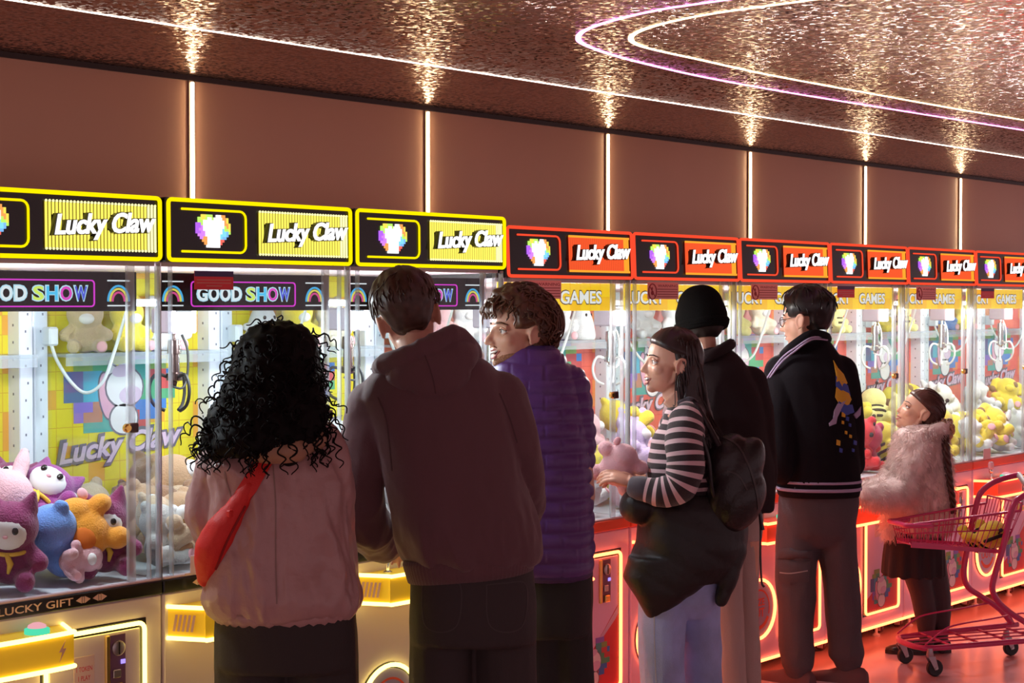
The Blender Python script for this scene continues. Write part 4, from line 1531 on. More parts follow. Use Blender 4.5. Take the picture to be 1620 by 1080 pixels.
# ---- man in the hooded sweatshirt, seen from behind
def hooded_man():
    fg = Fig(4.85, 'tall man in a dark plum hooded sweatshirt with short brown hair, seen from behind', 745)
    fg.root['group'] = 'people playing the machines'
    h = 0.238
    M = frame(CF * cos(0.25) - CR * sin(0.25) * 0.6 - UPV * 0.22, roll=0.0)
    M = Matrix.Rotation(radians(-14), 3, CF) @ M
    c = fg.P(646, 505)
    hands = [(fg.P(618, 868, 0.36), CF + CR * 0.25 - UPV * 0.15, UPV, -1, 0.7), (fg.P(800, 850, 0.42), CF - CR * 0.3 - UPV * 0.2, UPV, 1, 0.7)]
    body, T = make_body(fg, (M, c, h), [(690, 590, 0, 60), (715, 720, 0, 82), (745, 850, 0, 78), (748, 960, 0, 84)],
        [[(605, 640, 0, 26), (570, 790, 0.02, 20), (585, 846, 0.14, 18), (618, 868, 0.36, 14)],
         [(785, 640, 0, 26), (828, 770, 0.08, 20), (830, 820, 0.22, 18), (800, 850, 0.42, 14)]],
        [[(705, 960, 0, 52), (702, 1150, 0, 36), (700, 1335, 0, 22)], [(795, 960, 0, 52), (798, 1150, 0, 36), (800, 1335, 0, 22)]], 0.006, False, hands)
    face_parts(fg, T, M, h)
    HB = mat('dark brown hair', (0.060, 0.026, 0.015), 0.45, noise_scale=40, noise_amt=0.3)
    def thick(d):
        front = sstep(0.50, 0.72, d.y - 0.9 * max(0, d.z - 0.25))
        nape = sstep(-0.66, -0.84, d.z)
        side = sstep(0.24, 0.08, d.z) * sstep(-0.50, -0.34, d.y)
        t = 0.012 + 0.105 * sstep(-0.45, 0.55, d.z) + 0.03 * sstep(0.3, 0.9, d.z)
        k = max(front, nape, side)
        return t * (1 - k) - 0.05 * k
    hs = hair_shell(fg, 'hair', HB, M, c, h, thick, rough=0.030, freq=(13, 2.4))
    locks(fg, 'locks', HB, M, c, h, scatter_dirs(330, lambda v: v.z > 0.30 and v.y < 0.6, 4), lambda d: (d.x * 0.6 - 0.15, -0.25 + d.y * 0.3, -0.8 if d.z < 0.8 else -0.2), 0.18, 0.0026, hs, 7, 0.04, lift=0.085, seed=3, curl=0.012)
    locks(fg, 'locks', HB, M, c, h, scatter_dirs(60, lambda v: v.z > 0.45 and v.x < 0.1, 9), lambda d: (d.x * 1.3 - 0.4, d.y * 0.8 + 0.2, 0.0), 0.18, 0.0022, hs, 7, 0.05, lift=0.10, seed=5, curl=0.02)
    PLUM = mat('plum jersey', (0.128, 0.058, 0.068), 0.8, sheen=0.25, bump=0.18, bump_scale=350)
    b = MB()
    fg.rows(b, [(556, 632, 742, 0.09), (575, 605, 772, 0.11), (600, 580, 795, 0.125), (630, 568, 812, 0.14), (680, 590, 815, 0.155), (740, 606, 822, 0.165), (800, 622, 838, 0.170), (845, 632, 850, 0.172), (870, 640, 852, 0.165), (884, 646, 848, 0.15)], 36)
    fg.limb(b, [(592, 640, 0.0, 40), (574, 715, -0.01, 38), (570, 785, 0.01, 36), (578, 832, 0.08, 36), (596, 852, 0.20, 30), (612, 864, 0.32, 20)])
    fg.limb(b, [(792, 632, 0.0, 42), (815, 690, 0.0, 36), (828, 745, 0.06, 33), (832, 795, 0.16, 30), (822, 830, 0.28, 24), (804, 848, 0.40, 18)])
    fa, fb = folds(0.011, 6.5, 3.6, 4.0, tilt=0.7), folds(0.004, 18, 8, 9.0, tilt=0.5)
    zlow, zmid = fg.P(700, 880).z, fg.P(700, 780).z
    def dh(co, n_):
        k = 0.45 + 1.0 * sstep(zmid + 0.12, zlow, co.z)
        return (fa(co, n_) + fb(co, n_)) * k
    hd = fuse(b, 'sweatshirt', PLUM, fg.root, 0.008, 4, dh)
    # hood hanging at the nape
    b = MB()
    q = frame(CF, 0).to_quaternion()
    Mh = Matrix.Rotation(radians(16), 3, CF) @ frame(CF)
    ql = Mh.inverted().to_quaternion() if False else (Matrix.Rotation(radians(-16), 3, CF) @ frame(CF)).to_quaternion()
    b.ball(fg.P(682, 582, -0.085), (0.135, 0.075, 0.068), 24, rot=ql)
    b.ball(fg.P(694, 600, -0.105), (0.095, 0.055, 0.058), 20, rot=ql)
    b.ball(fg.P(716, 566, -0.075), (0.075, 0.07, 0.055), 20, rot=ql)
    rim = [fg.P(612, 585, 0.03), fg.P(606, 578, -0.06), fg.P(640, 566, -0.115), fg.P(680, 548, -0.12), fg.P(714, 530, -0.10), fg.P(742, 550, -0.04), fg.P(748, 574, 0.03)]
    b.tube(smooth_path(rim, 5), 0.030, 12)
    fh = folds(0.0045, 12, 8, 6.0, tilt=0.8)
    hood = fuse(b, 'hood', PLUM, hd, 0.006, 4, fh)
    bh = surface_of([hood])
    b = MB().use(mat('plum seam', (0.085, 0.040, 0.046), 0.8))
    strap(b, bh, [(672, 562), (679, 580), (685, 600), (689, 622)], 1.0, 0.0012, 0.003)
    place(b, 'seam', hood, smooth=60)
    # ribbed hem
    b = MB().use(PLUM)
    rr = []
    for py, xl, xr, d in ((872, 640, 851, 0.160), (880, 638, 850, 0.160), (895, 642, 847, 0.156), (908, 646, 844, 0.150)):
        cpt, a, ring = fg.P((xl + xr) / 2, py + 0.0), fg.R((xr - xl) / 2), []
        for i in range(240):
            t = 2 * pi * i / 240
            k = 1 + 0.008 * (1 if i % 3 else -1)
            ring.append(cpt + CR * (a * k * math.copysign(abs(cos(t)) ** 0.83, cos(t))) + CF * (d * k * math.copysign(abs(sin(t)) ** 0.83, sin(t))) + UPV * (0.020 * cos(t)))
        rr.append(ring)
    b.loft(rr)
    place(b, 'ribbed_hem', hd, smooth=180)
    b = MB()
    b.use(PLUM).tube([fg.P(606, 862, 0.28), fg.P(618, 868, 0.35)], [0.036, 0.032], 14)
    place(b, 'cuff', hd, smooth=60)
    bs = surface_of([hd])
    for path in ([(598, 628), (610, 660), (616, 700), (620, 745)], [(790, 622), (806, 660), (818, 700)]):
        b = MB().use(MATS['plum seam'])
        strap(b, bs, path, 1.0, 0.001, 0.003)
        place(b, 'shoulder_seam', hd, smooth=60)
    # trousers
    b = MB()
    fg.rows(b, [(880, 650, 842, 0.135), (940, 650, 846, 0.15), (1010, 650, 848, 0.15)], 32)
    fg.limb(b, [(702, 985, 0, 53), (700, 1080, 0, 52), (698, 1210, 0, 48), (698, 1340, 0, 44)])
    fg.limb(b, [(797, 985, 0, 51), (799, 1080, 0, 50), (802, 1210, 0, 47), (804, 1340, 0, 43)])
    tr = fuse(b, 'trousers', mat('black denim', (0.036, 0.026, 0.026), 0.7, bump=0.2, bump_scale=260), fg.root, 0.009, 4, folds(0.005, 8, 3.2, 5.0, tilt=0.4))
    bt = surface_of([tr])
    mat('dark denim pocket seam', (0.06, 0.045, 0.045), 0.7)
    for x0, x1 in ((668, 728), (770, 832)):
        b = MB().use(MATS['dark denim pocket seam'])
        strap(b, bt, [(x0, 925), (x0 + 3, 985), ((x0 + x1) / 2, 1000), (x1 - 3, 985), (x1, 925), ((x0 + x1) / 2, 922), (x0, 925)], 0.9, 0.001, 0.002)
        place(b, 'pocket_seam', tr, smooth=60)
    for px, s in ((702, -1), (800, 1)):
        shoe(fg, 'shoe', px, -0.05, CF + CR * 0.12 * s, 0.29, mat('charcoal trainer', (0.05, 0.045, 0.05), 0.5), mat('white rubber sole', (0.6, 0.55, 0.55), 0.5))
hooded_man()

# ---- smiling man in the quilted jacket
def puffer_man():
    fg = Fig(5.55, 'smiling bearded man in a purple quilted jacket, wavy brown hair, facing left', 880)
    fg.root['group'] = 'people playing the machines'
    h = 0.250
    M = frame(-CR * cos(0.42) - CF * sin(0.42) + UPV * 0.02, roll=radians(2))
    c = fg.P(820, 525)
    body, T = make_body(fg, (M, c, h), [(845, 590, 0, 50), (865, 700, 0, 68), (876, 820, 0, 56), (876, 930, 0, 50)],
        [[(905, 612, 0, 24), (915, 720, -0.02, 18), (900, 790, 0.10, 16), (860, 815, 0.22, 13)],
         [(800, 612, 0, 24), (795, 720, 0.05, 18), (800, 790, 0.10, 16), (830, 815, 0.16, 13)]],
        [[(855, 940, 0, 34), (852, 1080, 0, 28), (850, 1235, 0, 18)], [(902, 940, 0, 30), (905, 1080, 0, 24), (908, 1235, 0, 18)]], 0.0043, False,
        [(fg.P(860, 815, 0.22), CF * 0.4 - CR - UPV * 0.2, UPV, 1, 0.7), (fg.P(830, 815, 0.16), CF * 0.2 + CR * 0.3 - UPV * 0.2, UPV, -1, 0.7)])
    BR = mat('chestnut hair', (0.105, 0.040, 0.018), 0.45, noise_scale=30, noise_amt=0.3)
    face_parts(fg, T, M, h, smile=1.0, brow=BR)
    # stubble beard: a thin skin over the jaw
    b = MB()
    T2 = T
    q = M.to_quaternion()
    b.ball(T((0, 0.10, -0.315)), (0.245 * h, 0.250 * h, 0.165 * h), 22, rot=q)
    b.ball(T((0, 0.275, -0.42)), (0.100 * h, 0.098 * h, 0.085 * h), 16, rot=q)
    b.tube([T((-0.13, 0.300, -0.26)), T((-0.06, 0.385, -0.205)), T((0.06, 0.385, -0.205)), T((0.13, 0.300, -0.26))], 0.020 * h, 8)
    bd = fuse(b, 'beard', mat('short ginger stubble', (0.34, 0.15, 0.075), 0.7, noise_scale=180, noise_amt=0.35, bump=0.5, bump_scale=300), fg.root, 0.004, 2)
    # keep the mouth clear of the beard
    Mi = M.transposed()
    off = parent_world(bd)
    for v in bd.data.vertices:
        p = (Mi @ (v.co + off - c)) / h
        e2 = (p.x / 0.12) ** 2 + ((p.z + 0.275) / 0.055) ** 2
        k = math.exp(-e2 ** 2) if p.y > 0.1 else 0
        k = max(k, 0.55 * sstep(-0.36, -0.20, p.z) * (1.0 if p.y < 0.30 or p.z > -0.19 else 0.0))
        if p.y < 0.02:
            k = max(k, 0.5)
        v.co += (M @ Vector((0, -0.10 * k, 0))) * h
    def thick(d):
        front = sstep(0.42, 0.66, d.y - 0.75 * max(0, d.z - 0.35))
        nape = sstep(-0.80, -0.93, d.z)
        side = sstep(0.0, -0.25, d.z) * sstep(-0.15, 0.12, d.y)
        t = 0.075 + 0.06 * sstep(0.1, 0.9, d.z) + 0.055 * sstep(0.0, 0.7, d.y) * sstep(0.2, 0.7, d.z)
        k = max(front, nape, side)
        return t * (1 - k) - 0.06 * k
    hs = hair_shell(fg, 'hair', BR, M, c, h, thick, rough=0.06, freq=(7, 4.5))
    locks(fg, 'locks', BR, M, c, h, scatter_dirs(420, lambda v: v.z > -0.7 and v.y < 0.30 and (v.y < -0.1 or v.z > 0.15), 14), lambda d: (d.x * 0.9, -0.7, -0.6), 0.30, 0.0036, hs, 9, 0.06, lift=0.10, seed=13, curl=0.035)
    locks(fg, 'locks', BR, M, c, h, scatter_dirs(190, lambda v: v.z > 0.45 and v.y > -0.4, 15), lambda d: (d.x * 1.2 + 0.2, 0.7, 0.1), 0.22, 0.0036, hs, 9, 0.06, lift=0.12, seed=16, curl=0.035)
    b = MB().use(BR)
    for i in range(9):
        a = T((-0.12 + 0.05 * i, 0.32, 0.40))
        pts = [a, T((-0.14 + 0.05 * i, 0.42, 0.36 - 0.02 * (i % 3))), T((-0.15 + 0.055 * i, 0.43, 0.28)), T((-0.13 + 0.055 * i, 0.385, 0.20 + 0.03 * (i % 2))), T((-0.10 + 0.05 * i, 0.395, 0.17))]
        b.tube(smooth_path(pts, 4), [0.006] * 10 + [0.004] * 4 + [0.002] * 3, 6)
    place(b, 'forelock', hs, smooth=180)
    # jacket
    PUR = mat('purple quilted nylon', (0.115, 0.042, 0.215), 0.42, spec=0.5, bump=0.12, bump_scale=70)
    b = MB()
    fg.rows(b, [(552, 815, 880, 0.07), (562, 800, 888, 0.08), (576, 786, 898, 0.10), (598, 772, 910, 0.125), (640, 768, 922, 0.15), (700, 775, 930, 0.165), (780, 785, 936, 0.17), (860, 795, 938, 0.17), (898, 800, 936, 0.165), (908, 806, 928, 0.15)], 36)
    fg.limb(b, [(898, 612, 0, 33), (909, 670, -0.02, 30), (911, 725, 0.0, 28), (900, 780, 0.08, 25), (872, 810, 0.18, 19)])
    fg.limb(b, [(798, 612, 0, 32), (792, 680, 0.02, 28), (795, 740, 0.10, 26), (805, 790, 0.08, 22), (826, 812, 0.14, 18)])
    ztop = fg.P(860, 590).z
    def quilt(co, n_):
        s = (co.z + 0.012 * noise.noise(Vector((co.x * 9, co.y * 9, co.z * 3)))) / 0.050
        fr = s - math.floor(s)
        lat = (co - fg.P(860, 700)).dot(CR) / 0.11 + 0.5 * (math.floor(s) % 2)
        fl_ = abs(lat - math.floor(lat) - 0.5) * 2
        bulge = sin(pi * fr) ** 0.55
        return 0.009 * bulge + 0.002 * noise.noise(co * 25) - 0.004 * sstep(0.9, 1.0, fl_) * bulge
    jk = fuse(b, 'jacket', PUR, fg.root, 0.0062, 2, quilt)
    b = MB().use(mat('dark purple collar', (0.07, 0.030, 0.14), 0.5))
    fg.rows(b, [(546, 822, 878, 0.065), (556, 808, 884, 0.078), (572, 792, 892, 0.09)], 28)
    place(b, 'collar', jk, smooth=60)
    b = MB().use(mat('dark purple trim', (0.06, 0.025, 0.12), 0.5))
    fg.rows(b, [(899, 800, 938, 0.168), (905, 801, 938, 0.168), (909, 804, 934, 0.16)], 36)
    place(b, 'hem', jk, smooth=60)
    b = MB()
    fg.rows(b, [(890, 815, 935, 0.13), (950, 815, 938, 0.14), (1000, 818, 936, 0.135)], 30)
    fg.limb(b, [(852, 975, 0, 42), (850, 1080, 0, 40), (850, 1230, 0, 34)])
    fg.limb(b, [(902, 975, 0, 36), (905, 1060, 0, 34), (908, 1230, 0, 32)])
    fuse(b, 'trousers', mat('black cotton twill', (0.020, 0.016, 0.016), 0.75, bump=0.2, bump_scale=200), fg.root, 0.009, 4, folds(0.005, 8, 3.2, 8.0, tilt=0.4))
    for px, s in ((852, -1), (908, 1)):
        shoe(fg, 'shoe', px, -0.05, CF + CR * 0.12 * s, 0.28, mat('black trainer', (0.03, 0.03, 0.03), 0.5))
puffer_man()
# ---- laughing woman in the striped sweater
def striped_woman():
    fg = Fig(6.1, 'laughing woman in a black and pink striped sweater and blue jeans, facing left', 1075)
    fg.root['group'] = 'people playing the machines'
    h = 0.232
    M = frame(-CR * cos(0.16) - CF * sin(0.16) + UPV * 0.06)
    c = fg.P(1060, 574)
    hand_n = (fg.P(1004, 764, -0.10), -CR - CF * 0.05 + UPV * 0.35, UPV - CF * 0.6, 1, 0.55)
    hand_f = (fg.P(1010, 757, 0.12), -CR + UPV * 0.10, UPV + CF * 0.4, -1, 0.5)
    body, T = make_body(fg, (M, c, h), [(1084, 650, 0, 34), (1086, 720, 0, 44), (1090, 800, 0, 42), (1082, 890, 0, 46)],
        [[(1082, 662, -0.09, 17), (1082, 760, -0.15, 13), (1040, 778, -0.14, 12), (1004, 764, -0.10, 9)],
         [(1070, 662, 0.10, 17), (1062, 750, 0.15, 13), (1036, 768, 0.14, 11), (1010, 757, 0.12, 9)]],
        [[(1056, 905, -0.05, 34), (1050, 1020, -0.06, 24), (1056, 1165, -0.06, 14)], [(1102, 905, 0.05, 34), (1106, 1020, 0.06, 24), (1112, 1165, 0.06, 14)]], 0.0041, True, (hand_n, hand_f), 0.92, 0.8)
    DK = mat('dark brown long hair', (0.026, 0.011, 0.010), 0.38, noise_scale=60, noise_amt=0.25, stretch=(1, 1, 0.1))
    face_parts(fg, T, M, h, smile=1.0, brow=DK, bt=0.75)
    def thick(d):
        k = sstep(0.13, -0.10, d.z - 0.44 * (d.y + 0.12)) * sstep(-0.34, -0.18, d.y)
        t = 0.055 + 0.02 * sstep(0.3, 0.9, d.z)
        return t * (1 - k) - 0.06 * k
    hs = hair_shell(fg, 'hair', DK, M, c, h, thick, rough=0.012, freq=(18, 1.2))
    b = MB()
    fg.rows(b, [(560, 1068, 1106, 0.072), (590, 1066, 1112, 0.078), (625, 1062, 1118, 0.075), (655, 1068, 1126, 0.06, -0.02), (690, 1092, 1136, 0.045, -0.05), (730, 1112, 1144, 0.03, -0.06), (758, 1124, 1146, 0.015, -0.06)], 24, 2.0)
    fuse(b, 'long_hair', DK, hs, 0.006, 4, folds(0.0035, 55, 4, 4.0))
    rnd = random.Random(5)
    b = MB().use(DK)
    for i in range(210):
        a = rnd.uniform(-2.2, 1.2)
        top = Vector((sin(a) * 0.36, -0.15 - 0.34 * cos(a) * 0.8, 0.30 + rnd.uniform(-0.15, 0.12)))
        p0 = T(top)
        x1 = 1072 + 42 * rnd.random()
        fr = (0.085 if sin(a) > 0 else -0.085) * rnd.uniform(0.2, 1.0)
        p1 = fg.P(x1, 600, -0.02 - 0.05 * cos(a * 0.5)) if rnd.random() < 0.6 else T(top * 1.08 + Vector((0, -0.02, -0.35)))
        p2 = fg.P(x1 + 8, 650, -0.06)
        p3 = fg.P(x1 + 22 + 14 * rnd.random(), 690 + 40 * rnd.random(), -0.10)
        b.tube(smooth_path([p0, p1, p2, p3], 4), [0.0032] * 9 + [0.0024, 0.0018, 0.0012, 0.0006], 5)
    for x0, y1 in ((1068, 640),):
        b.tube(smooth_path([fg.P(1070, 590, -0.085), fg.P(x0, 615, -0.09), fg.P(x0, 640, -0.10), fg.P(x0 - 4, y1, -0.11)], 4), [0.0018] * 9 + [0.0016, 0.0018, 0.0012, 0.0006], 5)
    o = place(b, 'locks', hs, smooth=180)
    tag(o, kind='stuff')
    # sweater: knitted bands alternate ring by ring
    INK = mat('black knit', (0.035, 0.024, 0.028), 0.9, sheen=0.3, bump=0.35, bump_scale=420)
    PNK = mat('pale pink knit', (0.80, 0.58, 0.62), 0.9, sheen=0.3, bump=0.35, bump_scale=420)
    CHAR = mat('charcoal rib knit', (0.085, 0.075, 0.095), 0.9, sheen=0.3, bump=0.35, bump_scale=300)
    def banded(path, rad, period=0.034, dark=0.6, squash=1.0, wr=0.004, seed=0.0, phase=0.0, cap=True):
        """cloth tube whose rings switch colour along its length"""
        P_ = smooth_path([Vector(p) for p in path], 14)
        n = len(P_)
        acc, s = [0.0], 0.0
        for i in range(1, n):
            s += (P_[i] - P_[i - 1]).length
            acc.append(s)
        edges, t = [0.0], -phase
        while t < s:
            for e in (t, t + period * dark):
                if 0 < e < s:
                    edges += [e - 0.0008, e + 0.0008]
            t += period
        edges += [s]
        k = 0.006
        extra = [i * k for i in range(int(s / k))]
        cuts = sorted(set(edges + [x for x in extra if all(abs(x - e) > 0.003 for e in edges)]))
        rings, cols = [], []
        ref = UPV
        for q in cuts:
            i = 0
            while i < n - 2 and acc[i + 1] < q:
                i += 1
            f = (q - acc[i]) / max(1e-6, acc[i + 1] - acc[i])
            p = P_[i].lerp(P_[i + 1], f)
            tg = (P_[min(i + 2, n - 1)] - P_[max(i - 1, 0)]).normalized()
            pos = q / s * (len(rad) - 1)
            j = min(int(pos), len(rad) - 2)
            ra = rad[j] + (rad[j + 1] - rad[j]) * sstep(0, 1, pos - j)
            u = tg.cross(CF if abs(tg.dot(CF)) < 0.9 else CR)
            u.normalize()
            w = tg.cross(u)
            ring = []
            for m_ in range(28):
                a = 2 * pi * m_ / 28
                r_ = ra * (1 + 0.0)
                v = u * cos(a) * r_ + w * sin(a) * r_ * squash
                pt = p + v
                pt += v.normalized() * wr * (1 - 2.2 * abs(noise.noise(pt * 14 + Vector((seed, 0, 0)))))
                ring.append(pt)
            rings.append(ring)
            cols.append(((q + phase) % period) < period * dark)
        return rings, cols
    def put(b, rings, cols, caps=True):
        for i in range(len(rings) - 1):
            b.use(INK if cols[i] and (cols[i + 1] or True) and cols[i] else PNK)
            v0 = len(b.v)
            b.v += rings[i] + rings[i + 1]
            n = len(rings[i])
            for j in range(n):
                b.f.append((v0 + j, v0 + (j + 1) % n, v0 + n + (j + 1) % n, v0 + n + j))
                b.mi.append(b.cur)
        if caps:
            for r in (rings[0], rings[-1]):
                b.use(INK)
                b.add(r, [tuple(range(len(r)))])
        return b
    b = MB()
    R1, C1 = banded([fg.P(1086, 812), fg.P(1084, 760), fg.P(1084, 710), fg.P(1086, 670), fg.P(1090, 640), fg.P(1092, 628)],
                    [0.125, 0.135, 0.140, 0.125, 0.085, 0.060], squash=0.82, wr=0.004)
    put(b, R1, C1)
    sw = place(b, 'sweater', fg.root, smooth=180)
    b = MB()
    R2, C2 = banded([fg.P(1096, 650, -0.055), fg.P(1086, 672, -0.115), fg.P(1083, 705, -0.15), fg.P(1084, 742, -0.165), fg.P(1074, 768, -0.165), fg.P(1048, 778, -0.155), fg.P(1022, 774, -0.14)],
                    [0.052, 0.066, 0.070, 0.068, 0.064, 0.055, 0.043], wr=0.004, seed=3)
    put(b, R2, C2)
    place(b, 'sleeve', sw, smooth=180)
    b = MB()
    R3, C3 = banded([fg.P(1082, 650, 0.06), fg.P(1068, 680, 0.13), fg.P(1062, 730, 0.16), fg.P(1050, 765, 0.155), fg.P(1030, 766, 0.14)], [0.052, 0.062, 0.060, 0.052, 0.040], wr=0.004, seed=8)
    put(b, R3, C3)
    place(b, 'sleeve', sw, smooth=180)
    for a_, c_, r0 in (((1026, 775, -0.142), (996, 768, -0.115), 0.043), ((1034, 766, 0.142), (1014, 760, 0.122), 0.038)):
        b = MB().use(CHAR)
        p0, p1 = fg.P(*a_), fg.P(*c_)
        ax = (p1 - p0).normalized()
        u = ax.cross(UPV).normalized()
        w = ax.cross(u)
        rings = []
        for t, k in ((0, 0.92), (0.1, 1.04), (0.5, 1.03), (0.9, 0.86), (1.0, 0.70)):
            rings.append([p0.lerp(p1, t) + (u * cos(a) + w * sin(a)) * r0 * k * (1 + 0.012 * (1 if i % 2 else -1)) for i, a in enumerate([2 * pi * i / 60 for i in range(60)])])
        b.loft(rings)
        place(b, 'cuff', sw, smooth=60)
    b = MB().use(CHAR)
    b.tube([fg.P(1076, 640, -0.06), fg.P(1090, 634, -0.085), fg.P(1106, 636, -0.05), fg.P(1108, 640, 0.02)], 0.017, 10)
    place(b, 'neckband', sw, smooth=60)
    # jeans
    JE = mat('washed blue denim', (0.36, 0.46, 0.80), 0.75, noise_scale=7, noise_amt=0.22, bump=0.3, bump_scale=350)
    b = MB()
    fg.rows(b, [(850, 1022, 1128, 0.12), (910, 1014, 1138, 0.125), (950, 1018, 1134, 0.11), (975, 1032, 1120, 0.06)], 30)
    fg.limb(b, [(1052, 900, -0.03, 36), (1049, 955, -0.04, 38), (1047, 1030, -0.06, 36), (1052, 1165, -0.06, 33)])
    fg.limb(b, [(1102, 900, 0.03, 34), (1104, 955, 0.04, 36), (1108, 1030, 0.06, 33), (1114, 1165, 0.06, 31)])
    je = fuse(b, 'jeans', JE, fg.root, 0.007, 3, folds(0.005, 11, 5, 3.0, tilt=0.5))
    bv = surface_of([je])
    b = MB().use(mat('pale denim seam', (0.50, 0.52, 0.62), 0.7))
    strap(b, bv, [(1036, 955), (1035, 1000), (1038, 1079)], 0.7, 0.001, 0.002)
    place(b, 'seam', je, smooth=60)
    for px, dz in ((1056, -0.06), (1114, 0.06)):
        shoe(fg, 'shoe', px, dz, -CR * 0.9 + CF * 0.2, 0.25, mat('white canvas shoe', (0.6, 0.55, 0.55), 0.6), mat('white rubber sole', (0.6, 0.55, 0.55), 0.5))
    # padded jacket knotted round the waist
    PJ = mat('black padded nylon', (0.012, 0.011, 0.012), 0.5, bump=0.25, bump_scale=40)
    b = MB()
    fg.rows(b, [(780, 1030, 1150, 0.13), (800, 1008, 1172, 0.155), (830, 1010, 1182, 0.165), (860, 1006, 1182, 0.17), (890, 994, 1172, 0.165), (915, 988, 1150, 0.155)], 34, 2.2)
    b.ball(fg.P(1010, 800, -0.06), (0.075, 0.07, 0.065), 16)
    fg.rows(b, [(880, 996, 1150, 0.10, -0.06), (912, 988, 1128, 0.085, -0.075), (935, 1001, 1098, 0.07, -0.085), (960, 1016, 1064, 0.05, -0.09), (984, 1030, 1041, 0.02, -0.09)], 30, 2.6)
    fg.limb(b, [(1160, 870, -0.06, 22), (1152, 912, -0.08, 15), (1141, 950, -0.09, 9)])
    fa = folds(0.0035, 6, 4, 2.0, ridge=False, tilt=1.0)
    fuse(b, 'tied_jacket', PJ, fg.root, 0.007, 4, lambda co, n_: fa(co, n_) + 0.003 * abs(sin((co.z + 0.4 * (co.x - co.y)) * 30)))
    b = MB().use(mat('black cord', (0.02, 0.018, 0.018), 0.5)).tube([fg.P(1033, 975, -0.10), fg.P(1036, 992, -0.11), fg.P(1032, 1012, -0.11)], 0.004, 6)
    place(b, 'zip_pull', fg.root)
    # small backpack
    BP = mat('black leather-look nylon', (0.016, 0.013, 0.014), 0.36, bump=0.2, bump_scale=60)
    g = fg.P(1165, 770)
    bp = thing('backpack', 'small black backpack hanging off the back of the woman in the striped sweater', 'bag', g)
    b = MB()
    qb = (Matrix.Rotation(radians(28), 3, CF) @ frame(CF)).to_quaternion()
    b.ball(fg.P(1162, 762, -0.10), (0.082, 0.085, 0.185), 24, rot=qb)
    b.ball(fg.P(1170, 790, -0.10), (0.088, 0.095, 0.130), 22, rot=qb)
    b.ball(fg.P(1148, 728, -0.10), (0.070, 0.075, 0.11), 18, rot=qb)
    bg = fuse(b, 'pouch', BP, bp, 0.007, 20, folds(0.002, 10, 6, 2.0, ridge=False))
    bb = surface_of([bg])
    b = MB().use(mat('dark zip', (0.05, 0.04, 0.04), 0.4))
    strap(b, bb, [(1142, 690), (1166, 704), (1184, 735), (1196, 775), (1200, 805)], 1.6, 0.003, 0.004)
    strap(b, bb, [(1150, 745), (1168, 752), (1182, 775)], 1.2, 0.003, 0.004)
    place(b, 'zip', bg, smooth=60)
    b = MB().use(BP).tube(smooth_path([fg.P(1094, 632, -0.06), fg.P(1104, 645, -0.125), fg.P(1122, 676, -0.145), fg.P(1138, 706, -0.17)], 5), 0.011, 8)
    place(b, 'shoulder_strap', bp, smooth=60)
    b = MB().use(BP).tube(smooth_path([fg.P(1080, 640, -0.10), fg.P(1098, 660, -0.16), fg.P(1120, 720, -0.17), fg.P(1128, 780, -0.15), fg.P(1150, 830, -0.10)], 5), 0.008, 8)
    place(b, 'shoulder_strap', bp, smooth=60)
    b = MB().use(MATS['dark zip']).tube(smooth_path([fg.P(1198, 790, -0.06), fg.P(1203, 830, -0.07), fg.P(1203, 880, -0.07), fg.P(1205, 920, -0.07), fg.P(1209, 928, -0.07)], 5), 0.0045, 6)
    b.tube([fg.P(1200, 800, -0.07), fg.P(1207, 838, -0.075)], 0.007, 6)
    place(b, 'loose_strap', bp, smooth=60)
    b = MB().use(STEEL).tube([fg.P(1197, 786, -0.07), fg.P(1197, 802, -0.07)], 0.004, 6)
    place(b, 'metal_clip', bp)
striped_woman()

